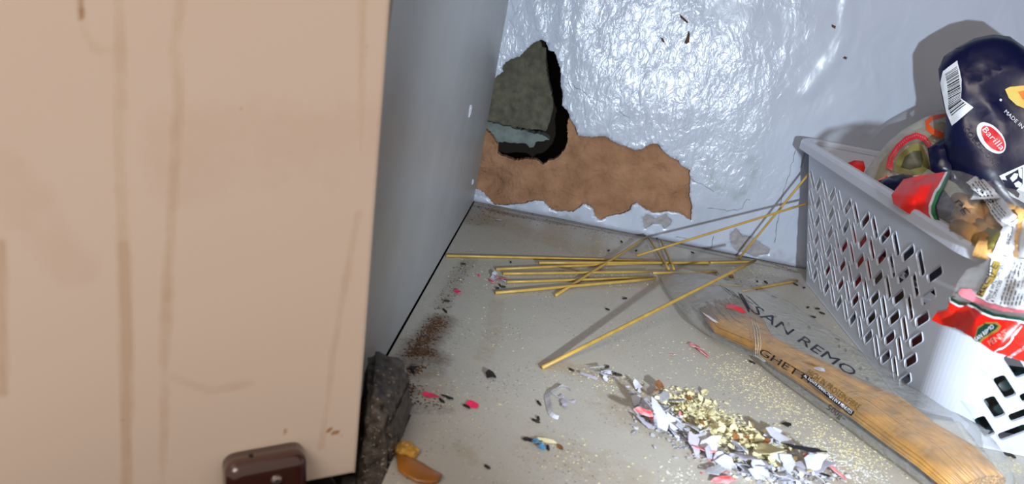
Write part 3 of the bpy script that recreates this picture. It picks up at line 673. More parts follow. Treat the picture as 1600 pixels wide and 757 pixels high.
def letters(txt, size):
    cu = bpy.data.curves.new('txt', 'FONT'); cu.body = txt; cu.size = size; cu.align_x = 'LEFT'; cu.resolution_u = 2
    ob = bpy.data.objects.new('txt', cu); COL.objects.link(ob); me = bpy.data.meshes.new_from_object(ob)
    bpy.data.objects.remove(ob); bpy.data.curves.remove(cu)
    vs = [v.co.copy() for v in me.vertices]; fs = [tuple(p.vertices) for p in me.polygons]; bpy.data.meshes.remove(me)
    return vs, fs
def print_text(name, bv, txt, p0, p1, hgt, m_, parent, off=0.0008, bold=0.0, slant=0.0, up=None, label=None):
    """letters lying on a surface: baseline from p0 to p1 (both pixels of the surface), hgt = letter height in pixels"""
    vs, fs = letters(txt, 1.0); W_ = max(v.x for v in vs); x0 = min(v.x for v in vs)
    a = V3((*p0, 0)); b_ = V3((*p1, 0)); dx = b_ - a; L_ = dx.length; u = dx / L_; up = V3((*up, 0)).normalized() if up else V3((u.y, -u.x, 0))
    out = []
    for v in vs:
        q = a + u * (v.x - x0) / (W_ - x0) * L_ + (up + u * slant) * v.y / 0.7 * hgt; out.append(on(bv, (q.x, q.y), off))
    o = mk(name, out, fs, m_, parent)
    if label: o['label'] = label
    return o

# big navy packet, upright in the basket
def navy_bag():
    O = hit((1530, 190), (0.372, -0.115, 0.18), (0, 1, 0)); n = V3((-0.30, -0.90, 0.30))
    root = empty('pasta_packet', (0.42, -0.12, 0.06), 'big navy blue pasta packet with barcode and red oval logo, top right', 'pasta packet', None)
    OUT = [(1466, 108), (1475, 88), (1492, 76), (1522, 60), (1552, 54), (1578, 57), (1600, 72), (1640, 100), (1690, 160), (1720, 240), (1700, 330), (1650, 400), (1600, 400), (1560, 370), (1530, 318), (1502, 288), (1482, 262), (1476, 225), (1478, 180), (1470, 145)]
    b = pillow('packet_body', OUT, O, n, 0.013, 0.03, M['navy'], root, h=0.005, wr=0.0026, wf=30, seed=11, back=0.9)
    bv = bvh_of(b)
    bc = [(1474, 111), (1496, 95), (1503, 125), (1502, 154), (1521, 168), (1488, 197), (1479, 175), (1470, 130)]
    lb = decal('barcode_label', bv, bc, M['white'], b, off=0.0005, label='white barcode label')
    # bars run across the label, following its bend
    LA = [(1474, 111), (1477, 130), (1480, 152), (1480, 172), (1489, 195)]; LB = [(1496, 95), (1500, 116), (1503, 140), (1503, 155), (1519, 168)]
    def along(Q, t): t *= len(Q) - 1; i = min(int(t), len(Q) - 2); t -= i; return (Q[i][0] + (Q[i + 1][0] - Q[i][0]) * t, Q[i][1] + (Q[i + 1][1] - Q[i][1]) * t)
    s = MB(); r = random.Random(4); t = 0.10
    while t < 0.88:
        wd = r.choice([0.008, 0.014, 0.022]); a0 = along(LA, t); b0 = along(LB, t); a1 = along(LA, t + wd); b1 = along(LB, t + wd); m0 = 0.14; m1 = 0.95
        L4 = [(a0[0] + (b0[0] - a0[0]) * k, a0[1] + (b0[1] - a0[1]) * k) for k in (m0, .4, .7, m1)]; K4 = [(a1[0] + (b1[0] - a1[0]) * k, a1[1] + (b1[1] - a1[1]) * k) for k in (m0, .4, .7, m1)]
        vs = [on(bv, q, 0.0009) for q in L4 + K4]; s.add(vs, [(0, 1, 5, 4), (1, 2, 6, 5), (2, 3, 7, 6)]); t += wd + r.choice([0.010, 0.016, 0.024])
    s.make('bars', M['ink'], b)
    def ell(cx, cy, a, c, ang, n=28): 
        q = math.radians(ang); return [(cx + a * math.cos(t) * math.cos(q) - c * math.sin(t) * math.sin(q), cy + a * math.cos(t) * math.sin(q) + c * math.sin(t) * math.cos(q)) for t in (2 * math.pi * k / n for k in range(n))]
    decal('logo_surround', bv, ell(1548.5, 216, 29, 17, 50), M['white'], b, off=0.0006, label='white oval of the logo')
    decal('logo_oval', bv, ell(1551, 217, 24, 12.5, 50), M['redlogo'], b, off=0.0010, label='red oval of the logo')
    print_text('logo_lettering', bv, 'Barilla', (1534, 204), (1563, 236), 10, M['white'], b, off=0.0014, label='white lettering on the red oval', up=(0.80, -0.60))
    print_text('lettering', bv, 'COLLEZIONE', (1504, 203), (1556, 262), 8, M['gold_dim'], b, off=0.0007, label='dull lettering under the logo')
    print_text('lettering', bv, 'MADE IN ITALY', (1568, 176), (1618, 222), 6, M['white'], b, off=0.0007, label='small white lettering')
    decal('pasta_picture', bv, [(1570, 140), (1578, 136), (1600, 134), (1625, 140), (1640, 165), (1625, 178), (1605, 172), (1588, 165), (1576, 154)], M['cyellow'], b, off=0.0006, label='picture of yellow filled pasta')
    decal('pasta_picture', bv, [(1590, 144), (1606, 141), (1622, 150), (1615, 160), (1598, 156)], M['paperO'], b, off=0.0010, label='orange middle of the pictured pasta')
    # recycling panel at lower right
    RP = [(1561, 275), (1599, 258), (1640, 262), (1640, 320), (1600, 318), (1578, 306), (1570, 290)]
    decal('recycling_panel', bv, RP, M['white'], b, off=0.0006, label='white recycling panel')
    decal('panel_field', bv, [(1570, 276), (1597, 262), (1597, 288), (1585, 300), (1578, 294)], M['navy'], b, off=0.0010, label='navy field of the recycling panel')
    decal('panel_field', bv, [(1565, 281), (1572, 282), (1592, 304), (1590, 310), (1574, 298)], M['navy'], b, off=0.0010, label='navy field of the recycling panel')
    for q in ([(1577, 279), (1584, 271), (1590, 272), (1588, 279), (1581, 285)], [(1583, 287), (1590, 283), (1596, 287), (1592, 294), (1586, 293)], [(1590, 264), (1596, 264), (1596, 280), (1591, 276)]):
        decal('arrow_mark', bv, q, M['white'], b, off=0.0014, label='white arrow of the recycling mark')
    decal('print_dot', bv, ell(1563, 157, 2.2, 2.2, 0, 10), M['white'], b, off=0.0008)
    # sealed crimp at its left edge
    return b
navy_bag()

# --- red and clear bag of penne lying over the basket's front-left corner
M['red2'] = mat('deep_red_pack', (0.75, 0.10, 0.05), rough=0.4, var2=(0.45, 0.05, 0.05), vscale=30); M['brownp'] = mat('brown_pack', (0.33, 0.24, 0.14), rough=0.5, var=0.5, vscale=40); M['teal'] = mat('teal_pack', (0.03, 0.16, 0.16), rough=0.35, var2=(0.06, 0.07, 0.09), vscale=30)
def depth_field(ctrl):
    # how far back (y) a draped bag lies, interpolated between measured spots
    def f(p_):
        c = R.transposed() @ (p_ - CAM); x = 800 + F * c.x / -c.z; y = 378.5 - F * c.y / -c.z; sw = sy = 0
        for cx, cy, Y in ctrl: w_ = 1 / (((x - cx) ** 2 + (y - cy) ** 2) + 150) ** 1.3; sw += w_; sy += w_ * Y
        d = p_ - CAM; return CAM + d * ((sy / sw - CAM.y) / d.y)
    return f
def penne_bag():
    n = V3((-0.34, -0.66, 0.67)).normalized(); O = bk(1545, 400, -0.374)
    root = empty('penne_bag', bk(1545, 400, -0.352), 'clear penne bag with red ends and white label hanging over the basket corner', 'pasta bag')
    OUT = [(1394, 304), (1397, 320), (1420, 334), (1455, 350), (1470, 355), (1500, 375), (1530, 390), (1546, 402), (1535, 412), (1510, 422), (1497, 440), (1488, 462), (1482, 482), (1465, 486), (1456, 500), (1474, 508), (1492, 512), (1524, 530), (1548, 547), (1580, 558), (1604, 566), (1650, 575), (1700, 560), (1720, 480), (1700, 380), (1650, 310), (1603, 300), (1560, 292), (1530, 281), (1500, 270), (1478, 269), (1440, 275), (1412, 281)]
    b = pillow('clear_film', OUT, O, n, 0.012, 0.018, M['film_thin'], root, h=0.0045, wr=0.0016, wf=55, seed=21, back=0.35, mid=depth_field([(1395, 305, -.240), (1412, 281, -.236), (1440, 276, -.236), (1478, 270, -.24), (1425, 334, -.268), (1460, 352, -.292), (1500, 375, -.33), (1545, 400, -.368), (1510, 425, -.362), (1490, 470, -.348), (1456, 500, -.318), (1475, 508, -.325), (1524, 530, -.367), (1560, 552, -.378), (1604, 566, -.378), (1600, 480, -.380), (1600, 410, -.372), (1580, 360, -.340), (1600, 300, -.29), (1530, 281, -.25), (1530, 330, -.30), (1700, 300, -.29), (1700, 400, -.37), (1700, 560, -.375)]))
    bv = bvh_of(b)
    e1, e2, nn = frame(n)
    def dec(nm, P, m_, off, label=None, h=3): return decal(nm, bv, P, M[m_], b, off=off + 0.0003, h=min(h, 3.5), label=label, d=3)
    # upper red end, its crumpled seal, the striped border
    dec('red_end', [(1395, 305), (1398, 319), (1420, 333), (1455, 349), (1464, 352), (1455, 335), (1454, 322), (1461, 303), (1478, 271), (1440, 276), (1413, 282)], 'red', 0.0006, 'upper red end of the bag')
    dec('white_stripe', [(1463, 352), (1454, 334), (1454, 322), (1461, 303), (1477, 272), (1481, 271), (1465, 304), (1458, 323), (1458, 334), (1467, 354)], 'white', 0.0008, 'white stripe')
    dec('green_stripe', [(1467, 354), (1458, 334), (1458, 323), (1465, 304), (1481, 271), (1485, 271), (1470, 305), (1463, 323), (1464, 335), (1472, 357)], 'green', 0.0008, 'green stripe')
    dec('black_stripe', [(1472, 357), (1464, 335), (1463, 323), (1470, 305), (1485, 271), (1488, 271), (1473, 306), (1466, 324), (1467, 335), (1476, 360)], 'ink', 0.0008)
    # lower red end
    LO = [(1484, 468), (1490, 474), (1504, 475), (1520, 478), (1530, 487), (1545, 495), (1570, 500), (1600, 502), (1650, 500), (1700, 560), (1650, 574), (1604, 565), (1580, 557), (1548, 546), (1524, 529), (1492, 511), (1474, 507), (1457, 499), (1465, 487), (1482, 483)]
    dec('red_end', LO, 'red', 0.0006, 'lower red end of the bag with dark green crest')
    B0 = [(1493, 449), (1489, 458), (1489, 466), (1500, 472), (1515, 473), (1527, 478), (1538, 487), (1556, 494), (1600, 499), (1660, 497)]
    def band(lo, hi, nm, m_, off):
        dec(nm, [(x + (hi[0]), y + hi[1]) for x, y in B0] + [(x + lo[0], y + lo[1]) for x, y in B0[::-1]], m_, off, h=8)
    band((-1, 2), (0, -3), 'green_stripe', 'dgreen', 0.0009); band((-2, 5), (-1, 2), 'white_stripe', 'white', 0.0009)
    dec('pink_field', [(1499, 458), (1503, 463), (1520, 470), (1545, 482), (1570, 488), (1620, 486), (1620, 481), (1570, 482), (1545, 474), (1530, 466), (1518, 450), (1505, 450)], 'pinkp', 0.0007, 'pink field above the green border')
    dec('crest', [(1524, 534), (1530, 512), (1541, 505), (1560, 505), (1567, 511), (1563, 518), (1540, 530), (1533, 538)], 'gold', 0.0009, 'gold edge of the crest')
    dec('crest_field', [(1527, 533), (1532, 514), (1542, 508), (1558, 508), (1563, 511), (1558, 517), (1538, 528), (1533, 534)], 'dgreen', 0.0012, 'dark green crest')
    print_text('crest_lettering', bv, 'SAN REMO', (1529, 534), (1557, 514), 7, M['white'], b, off=0.0016, up=(-0.5, -0.85))
    print_text('lettering', bv, 'PENNE', (1551, 541), (1577, 523), 9, M['paperR2'], b, off=0.0012, label='pale lettering on the red end')
    dec('white_rule', [(1552, 549), (1573, 534), (1593, 508), (1594, 509), (1575, 535), (1553, 550)], 'white', 0.0012)
    print_text('lettering', bv, 'AUTHENTIC ITALIAN STYLE PASTA', (1574, 560), (1640, 520), 5, M['white'], b, off=0.0012)
    # white label panels with fine print
    LBL = [(1545, 395), (1548, 402), (1546, 430), (1527, 462), (1545, 473), (1568, 480), (1600, 482), (1650, 480), (1650, 405), (1600, 403), (1570, 400)]
    dec('white_label', LBL, 'white', 0.0007, 'white label with small print')
    dec('gold_strip', [(1550, 405), (1565, 408), (1560, 432), (1545, 452), (1538, 466), (1528, 461), (1543, 436), (1549, 425)], 'gold', 0.0010, 'gold strip of the label')
    print_text('lettering', bv, 'RECIPE', (1538, 463), (1559, 412), 10, M['inkblue'], b, off=0.0014, up=(-0.9, -0.4))
    print_text('lettering', bv, 'PENNE WITH CHICKEN', (1549, 472), (1572, 412), 6, M['ink'], b, off=0.0012, up=(-0.93, -0.36))
    print_text('lettering', bv, '& TOMATOES', (1556, 474), (1570, 440), 6, M['ink'], b, off=0.0012, up=(-0.93, -0.36))
    s = MB(); r = random.Random(8)
    for k in range(9):
        x0 = 1566 + k * 6.0; y = 476; 
        while y > 412:
            l_ = r.uniform(3, 8); a = (x0 + (476 - y) * 0.32, y); c = (a[0] + l_ * 0.30, y - l_)
            vs = [on(bv, q, 0.0012) for q in (a, (a[0] + 1.5, a[1] + .4), (c[0] + 1.5, c[1] + .4), c)]; s.add(vs, [(0, 1, 2, 3)]); y -= l_ + 1.6
    s.make('fine_print', M['ink'], b)
    dec('white_label', [(1510, 288), (1523, 277), (1535, 281), (1552, 298), (1578, 325), (1588, 340), (1580, 350), (1573, 358), (1566, 358), (1556, 345), (1540, 318), (1534, 306), (1528, 306)], 'white', 0.0007, 'creased white label strip')
    dec('white_label', [(1570, 352), (1580, 350), (1592, 340), (1604, 345), (1625, 380), (1640, 400), (1590, 402), (1549, 394), (1556, 380), (1562, 366)], 'white', 0.0007, 'lower part of the creased label')
    dec('brown_window', [(1589, 326), (1597, 332), (1598, 360), (1594, 385), (1597, 400), (1589, 400), (1586, 385), (1590, 360), (1588, 340)], 'penne', 0.0012)
    s = MB()
    for (a0, a1), nl in ((((1516, 288), (1568, 352)), 4), (((1566, 398), (1576, 362)), 1), (((1574, 398), (1584, 356)), 1)):
        u = V3((a1[0] - a0[0], a1[1] - a0[1], 0)); L_ = u.length; u.normalize(); pp_ = V3((-u.y, u.x, 0)) * -1
        for k in range(nl):
            t = 2.0 + r.uniform(0, 4)
            while t < L_ - 6:
                l_ = r.uniform(2.5, 7); a = V3((*a0, 0)) + u * t + pp_ * (k * 4.2 + (0 if k == 0 else 1)); c = a + u * l_
                vs = [on(bv, (q.x, q.y), 0.0011) for q in (a, a + pp_ * 1.5, c + pp_ * 1.5, c)]; s.add(vs, [(0, 1, 2, 3)]); t += l_ + 1.6
    s.make('fine_print', M['ink'], b)
    print_text('lettering', bv, 'PE', (1493, 318), (1508, 340), 9, M['ink'], b, off=0.0010, up=(0.85, -0.5), label='dark letters printed on the clear film')
    dec('olive_print', [(1531, 371), (1545, 358), (1562, 364), (1556, 376), (1545, 396), (1534, 390)], 'olive', 0.0007, 'olive green print near the rim')
    # the penne inside
    r = random.Random(31); gp = 'penne inside the clear bag'
    proto = None; PENNE = []
    ctrs = [(1497, 338, 52), (1500, 312, 62), (1512, 358, 52), (1508, 330, 52), (1526, 302, 60), (1545, 320, 60), (1524, 322, 75), (1532, 350, 85), (1545, 335, 95), (1520, 300, 50), (1556, 360, 60), (1535, 378, 30), (1593, 362, 86), (1600, 320, 60), (1570, 312, 30), (1530, 440, 60), (1552, 430, 75), (1570, 385, 80), (1558, 395, 30), (1576, 445, 60), (1600, 440, 70)]
    for cx, cy, an in ctrs:
        q = math.radians(an); ok = True
        for e_ in (-26, 0, 26):
            x_, y_ = cx + e_ * math.cos(q), cy + e_ * math.sin(q)
            if not pip(x_, y_, OUT) or segdist(x_, y_, OUT) < 9: ok = False
        if not ok: continue
        q = math.radians(an + r.uniform(-4, 4)); p1 = on(bv, (cx - 20 * math.cos(q), cy - 20 * math.sin(q)), -0.0068); p2 = on(bv, (cx + 20 * math.cos(q), cy + 20 * math.sin(q)), -0.0068)
        c = ((p1 + p2) / 2 + on(bv, (cx, cy), -0.0068)) / 2; d_ = (p2 - p1).normalized()
        if proto is None:
            s = MB(); ro, ri, hl = 0.0047, 0.0036, 0.0125; vs = []; fs = []; m_ = 14
            for rr_, sg in ((ro, 1), (ro, -1), (ri, -1), (ri, 1)):
                for k in range(m_):
                    a = 2 * math.pi * k / m_; vs.append(V3((rr_ * math.cos(a), rr_ * math.sin(a), sg * hl + rr_ * math.cos(a))))
            for j in range(4):
                for k in range(m_): fs.append((j * m_ + k, j * m_ + (k + 1) % m_, ((j + 1) % 4) * m_ + (k + 1) % m_, ((j + 1) % 4) * m_ + k))
            s.add(vs, fs); o = s.make('penne', M['penne'], None, smooth=True, base=(0, 0, 0)); proto = o
        else: o = proto.copy(); COL.objects.link(o)
        o.rotation_euler = d_.to_track_quat('Z', 'Y').to_euler(); o.location = c; o.scale = (1, 1, 0.85)
        tag(o, 'tan penne tube inside the clear red-ended bag', 'penne', gp)
penne_bag()

# --- clear bag with red arched label leaning on the wall behind
def back_bag():
    O = bk(1430, 240, -0.075); n = V3((-0.35, -0.85, 0.40))
    root = empty('pasta_bag', bk(1430, 300, -0.06), 'clear bag with red arched label leaning behind the navy packet', 'pasta bag')
    OUT = [(1345, 290), (1352, 268), (1372, 240), (1390, 220), (1412, 202), (1440, 186), (1470, 172), (1500, 170), (1530, 200), (1530, 300), (1480, 340), (1400, 330), (1360, 310)]
    b = pillow('clear_film', OUT, O, n, 0.010, 0.03, M['film_haze'], root, h=0.005, wr=0.002, wf=45, seed=51)
    bv = bvh_of(b)
    inn = [(1360, 296), (1375, 255), (1400, 225), (1430, 205), (1470, 190), (1505, 200), (1510, 290), (1470, 320), (1400, 318)]
    c = pillow('contents', inn, O - n.normalized() * 0.001, n, 0.0065, 0.03, M['olive2'], root, h=0.006, wr=0.002, wf=80, seed=52); c['label'] = 'greenish yellow pasta showing through the film'
    ring_o = [(1384, 262), (1388, 245), (1400, 228), (1415, 214), (1432, 208), (1446, 213), (1456, 225)]
    ring_i = [(1451, 232), (1443, 222), (1432, 217), (1419, 222), (1405, 234), (1396, 250), (1394, 268)]
    decal('red_arch', bv, ring_o + ring_i, M['pinkred'], b, off=0.0006, label='red arch of the label')
    tri = [(1396, 268), (1400, 250), (1410, 238), (1424, 226), (1438, 224), (1447, 240), (1452, 262), (1440, 274), (1410, 274)]
    decal('label_field', bv, tri, M['olive'], b, off=0.0006, label='olive field of the label')
    decal('label_centre', bv, [(1408, 262), (1414, 246), (1426, 237), (1438, 236), (1442, 250), (1440, 262), (1422, 266)], M['olive_dark'], b, off=0.0010, label='dark centre of the label')
    decal('orange_ribbon', bv, [(1446, 190), (1456, 182), (1478, 178), (1478, 183), (1458, 188), (1451, 195), (1460, 203), (1474, 208), (1472, 217), (1458, 213), (1447, 203)], M['orange'], b, off=0.0007, label='orange ribbon printed on the film')
    decal('orange_edge', bv, [(1368, 284), (1386, 274), (1388, 278), (1372, 288)], M['orange'], b, off=0.0007)
    s = MB(); r = random.Random(2)
    mid = [(1388, 262), (1392, 247), (1403, 231), (1417, 218), (1432, 212), (1445, 217), (1453, 228)]
    Q = dens(mid, 3.2, closed=False)
    for (x, y) in Q[1:]:
        vs = [on(bv, (x + dx_, y + dy_), 0.0010) for dx_, dy_ in ((-1, -1.4), (0.6, -1.4), (0.9, 1.4), (-0.8, 1.3))]; s.add(vs, [(0, 1, 2, 3)])
    s.make('small_lettering', M['pinkp'], b)
back_bag()

# --- other packets inside the basket
def simple_pack(name, label, OUT, O, n, T, m_, seed, extra=None, D=0.02):
    b = pillow(name, OUT, O, n, T, D, M[m_], None, h=0.007, wr=0.002, wf=45, seed=seed); tag(b, label, 'pasta packet')
    return b
simple_pack('pasta_packet', 'navy packet end lying under the red arched label', [(1362, 287), (1390, 276), (1410, 271), (1440, 280), (1470, 290), (1500, 330), (1460, 350), (1400, 330)], bk(1400, 290, -0.17), (-0.3, -0.6, 0.7), 0.004, 'navy', 61, D=0.01)
simple_pack('pasta_packet', 'small navy packet corner between the arched label and big navy packet', [(1449, 232), (1475, 216), (1500, 222), (1500, 290), (1470, 275), (1455, 268)], bk(1465, 245, -0.115), (-0.3, -0.8, 0.4), 0.003, 'navy', 62, D=0.008)
simple_pack('pasta_packet', 'bright red-orange packet corner just behind the basket rim', [(1322, 256), (1335, 251), (1349, 252), (1352, 262), (1346, 285), (1330, 280)], bk(1338, 265, -0.09), (-0.3, -0.7, 0.6), 0.004, 'red', 63, D=0.008)
def inner(label, cx, cy, z0, z1, ly, m_, seed, T=0.008, fl_=None):
    """packet standing against the inside of the basket's left or front wall"""
    x = 0.338 if fl_ is None else fl_
    P = [(-ly, z0), (ly, z0 + 0.004), (ly * 0.95, z1), (-ly * 0.9, z1 - 0.005)]
    n = V3((-1, 0, 0.20)) if cx is None else V3((0, -1, 0.25))
    O = V3((x, cy, 0)) if cx is None else V3((cx, -0.292, 0))
    b = pillow('pasta_packet', P, O, n, T, 0.015, M[m_], None, h=0.008, wr=0.002, wf=50, seed=seed, pxs=False); tag(b, label, 'pasta packet')
inner('red packet seen through the lower slots nearest the wall', None, -0.080, 0.004, 0.066, 0.040, 'red2', 71, fl_=0.334)
inner('dark blue packet seen through the upper slots of the basket side', None, -0.205, 0.060, 0.112, 0.085, 'navy', 72, T=0.006, fl_=0.329)
inner('maroon packet seen through the upper slots nearest the wall', None, -0.078, 0.070, 0.112, 0.042, 'maroon', 78, T=0.006, fl_=0.329)
inner('brown packet seen through the middle slots of the basket side', None, -0.157, 0.004, 0.056, 0.036, 'brownp', 73, fl_=0.334)
inner('maroon packet seen through the slots near the front corner', None, -0.233, 0.004, 0.056, 0.040, 'maroon', 74, fl_=0.334)
inner('dark teal packet seen through the front slots', 0.385, None, 0.004, 0.050, 0.040, 'teal', 75)
inner('blue and dark packet seen through the front slots at the right edge', 0.465, None, 0.004, 0.085, 0.038, 'navy', 76)
inner('maroon packet seen above the teal one through the front slots', 0.385, None, 0.056, 0.105, 0.04, 'maroon', 77)

# ------------------------------------------------------------------ the clear pack of spaghetti on the floor
def loft(stations, name, m_, parent, hs, nseg=20, wr=0.0, seed=0, cap=True, flat=0.35):
    vs = []; n = nseg
    for i, ((l, r_), h_) in enumerate(zip(stations, hs)):
        a = fl(*l); b_ = fl(*r_); c = (a + b_) / 2; hw = (b_ - a) / 2
        for k in range(n):
            q = 2 * math.pi * k / n; cx = math.cos(q); sy = math.sin(q)
            z = h_ * (0.5 + 0.5 * math.copysign(abs(sy) ** 0.8, sy)) if sy > 0 else h_ * (0.5 - 0.5 * abs(sy) ** 0.5)
            p_ = c + hw * cx; p_.z = max(0.0006, z)
            if wr:
                e = wr * (nz(p_, 55, seed) + 0.7 * nz(p_, 140, seed + 1)) ; p_.z = max(0.0006, p_.z + e * (1 if sy > 0 else 0)); p_ = p_ + hw.normalized() * e * 0.5
            vs.append(p_)
    fs = [(i * n + k, i * n + (k + 1) % n, (i + 1) * n + (k + 1) % n, (i + 1) * n + k) for i in range(len(stations) - 1) for k in range(n)]
    if cap: fs.append(tuple(range(n))[::-1]); fs.append(tuple((len(stations) - 1) * n + k for k in range(n)))
    return mk(name, vs, fs, m_, parent, smooth=True)
def resample(st, hs, m_):
    out = []; ho = []
    for i in range(len(st) - 1):
        for k in range(m_):
            t = k / m_; out.append(tuple(tuple(st[i][j][c] * (1 - t) + st[i + 1][j][c] * t for c in (0, 1)) for j in (0, 1))); ho.append(hs[i] * (1 - t) + hs[i + 1] * t)
    out.append(st[-1]); ho.append(hs[-1]); return out, ho
def spaghetti_pack():
    root = empty('spaghetti_pack', (0.27, -0.26, 0.0), 'torn clear pack of spaghetti with dark lettering lying beside the basket', 'pasta pack')
    ST = [((1030, 437), (1062, 423)), ((1040, 462), (1092, 434)), ((1054, 485), (1135, 450)), ((1073, 514), (1176, 476)), ((1108, 542), (1202, 487)), ((1176, 572), (1240, 508)), ((1190, 588), (1290, 545)), ((1234, 622), (1332, 582)), ((1277, 654), (1375, 612)), ((1316, 682), (1413, 643)), ((1368, 722), (1468, 680)), ((1420, 760), (1528, 712)), ((1478, 802), (1572, 765)), ((1500, 830), (1590, 800))]
    HS = [0.003, 0.008, 0.014, 0.020, 0.023, 0.021, 0.022, 0.023, 0.024, 0.024, 0.024, 0.023, 0.018, 0.006]
    st, hs = resample(ST, HS, 6)
    b = loft(st, 'film_sleeve', M['film'], root, hs, nseg=28, wr=0.0014, seed=81)
    bv = bvh_of(b)
    # gathered fold where the torn mouth was tied
    s = MB(); 
    for k, (x0, x1) in enumerate(((1178, 1174), (1184, 1181), (1190, 1187))):
        Q = [(1173 + 3 * k, 496 + 2 * k), (1178 + 4 * k, 515), (1181 + 4 * k, 540), (1181 + 3 * k, 556), (1178 + 4 * k, 566)]
        s.tube([on(bv, q, 0.0003) for q in dens(Q, 6, closed=False) + [Q[-1]]], 0.00035, 6)
    s.make('film_fold', M['film_haze'], root, smooth=True)
    # crumpled tail of film against the basket
    tail = pillow('film_tail', [(1448, 662), (1460, 655), (1500, 660), (1520, 685), (1542, 712), (1552, 745), (1540, 765), (1500, 745), (1470, 700)], bk(1500, 700, -0.328), (-0.15, -0.85, 0.5), 0.004, 0.01, M['film_haze'], root, h=0.004, wr=0.003, wf=120, seed=84)
    # lettering
    print_text('lettering', bv, 'SAN REMO', (1172, 487), (1330, 590), 17, M['inkblue'], b, off=0.0006, slant=-0.35, label='big dark blue lettering along the far side', up=(0.95, -0.30))
    print_text('lettering', bv, 'GHETTI', (1186, 553), (1264, 600), 13, M['ink'], b, off=0.0006, label='black lettering along the middle', up=(0.95, -0.30), slant=-0.6)
    strip = [(1252, 588), (1257, 585), (1336, 645), (1331, 651)]
    decal('black_strip', bv, strip, M['ink'], b, off=0.0006, h=4, label='black strip with small white lettering', d=3)
    print_text('lettering', bv, 'AL DENTE PERFECTION IN 9 MINUTES', (1256, 590), (1331, 648), 4, M['white'], b, off=0.0010, up=(0.62, -0.78))
    print_text('lettering', bv, 'HIGH IN PROTEIN/FIBRE', (1260, 586), (1340, 643), 10, M['gold_ink'], b, off=0.0006, up=(0.62, -0.78), label='dull gold lettering above the strip')
    print_text('lettering', bv, '500g', (1292, 639), (1314, 655), 9, M['inkbr'], b, off=0.0006, up=(0.62, -0.78))
    print_text('lettering', bv, 'e', (1317, 654), (1321, 657), 4, M['inkbr'], b, off=0.0006, up=(0.62, -0.78))
    decal('red_logo', bv, [(1134, 478), (1142, 476), (1158, 482), (1166, 490), (1160, 491), (1146, 485), (1135, 483)], M['redlogo'], b, off=0.0006, h=4, label='small red printed logo near the torn mouth', d=3)
    s = MB(); r = random.Random(6)
    for k in range(9):
        a = (1122 + k * 6 + r.uniform(-3, 3), 446 + k * 2.4); s.tube([on(bv, a, 0.0004), on(bv, (a[0] + 18, a[1] + 16), 0.0004)], 0.00016, 4)
    for Q in ([(1155, 461), (1160, 470), (1166, 480), (1170, 488)], [(1158, 461), (1164, 471), (1171, 484)]):
        s.tube([on(bv, q, 0.0004) for q in Q], 0.0006, 5)
    s.make('print_lines', M['inkblue'], b)
    # the spaghetti inside: too many thin strands to tell apart
    BL = [((1086, 492), (1160, 478)), ((1112, 535), (1190, 520)), ((1180, 566), (1200, 556)), ((1196, 582), (1235, 578)), ((1240, 614), (1290, 604)), ((1282, 645), (1342, 632)), ((1322, 672), (1400, 655)), ((1374, 712), (1455, 700)), ((1426, 750), (1515, 735)), ((1482, 792), (1560, 775))]
    HB = [0.011, 0.015, 0.017, 0.018, 0.019, 0.019, 0.0195, 0.0195, 0.019, 0.015]
    s = MB(); r = random.Random(17)
    for k in range(250):
        q = r.random() * 2 * math.pi; rad = math.sqrt(r.random()) if k > 110 else 0.93; cx = rad * math.cos(q); cz = rad * math.sin(q); pts = []
        j0 = r.uniform(0, 0.5); ph = r.uniform(-0.06, 0.06)
        for i, ((l, rr_), h_) in enumerate(zip(BL, HB)):
            t = (0.0, 0)[0]
            a = fl(*l); b_ = fl(*rr_)
            if i == 0: nx_a, nx_b = fl(*BL[1][0]), fl(*BL[1][1]); a = a.lerp(nx_a, j0); b_ = b_.lerp(nx_b, j0)
            c = (a + b_) / 2; hw = (b_ - a) / 2; u = max(-1, min(1, cx + ph * (i - 4) / 4)); p_ = c + hw * u; p_.z = 0.0022 + (h_ - 0.002) * (0.5 + 0.5 * cz); pts.append(p_)
        s.tube(pts, 0.00085, 5)
    o = s.make('spaghetti', M['spag2'], None, smooth=True); tag(o, 'thick bundle of spaghetti strands inside the clear pack', 'spaghetti', None, 'stuff')
spaghetti_pack()

# ------------------------------------------------------------------ loose spaghetti strands
def strand(a, b_, label, r_=0.00105, bow=0.0):
    a = V3(a); b_ = V3(b_); n = 7; pts = [a.lerp(b_, i / (n - 1)) + V3((0, bow * math.sin(math.pi * i / (n - 1)), 0)) for i in range(n)]
    s = MB(); s.tube(pts, r_, 8); tag(s.make('spaghetti_strand', M['spag'], None, smooth=True), label, 'spaghetti', 'loose spaghetti strands')
Z0 = 0.00115
strand(fl(847, 575, Z0), fl(1180, 407, 0.0305), 'longest front strand slanting up from the floor onto the pack', 0.00125)
strand(fl(697, 400, Z0), fl(1108, 412, Z0), 'strand reaching furthest left, to the side panel', bow=0.002)
strand(fl(775, 421, Z0), fl(1178, 408, 0.0036), 'strand lying across from the pink scrap to the basket side, topmost of the bunch', bow=0.003)
strand(fl(842, 411, 0.0033), fl(1168, 411, 0.0033), 'strand lying over the middle of the bunch', 0.0012)
strand(fl(786, 428, Z0), fl(1016, 425, 0.0034), 'third strand down at the left end of the bunch')
strand(fl(792, 441, Z0), fl(1024, 434, Z0), 'strand starting at the red and white scraps, fourth down')
strand(fl(774, 458, Z0), fl(1024, 436, 0.0034), 'front strand of the bunch, nearest its bottom left end', 0.0012)
strand(fl(868, 462, Z0), fl(1012, 370, 0.0056), 'strand crossing the bunch diagonally towards the back wall', 0.0012)
strand(fl(1013, 371, 0.004), fl(1045, 421, 0.0056), 'short strand crossing down from the back wall, left of the pair')
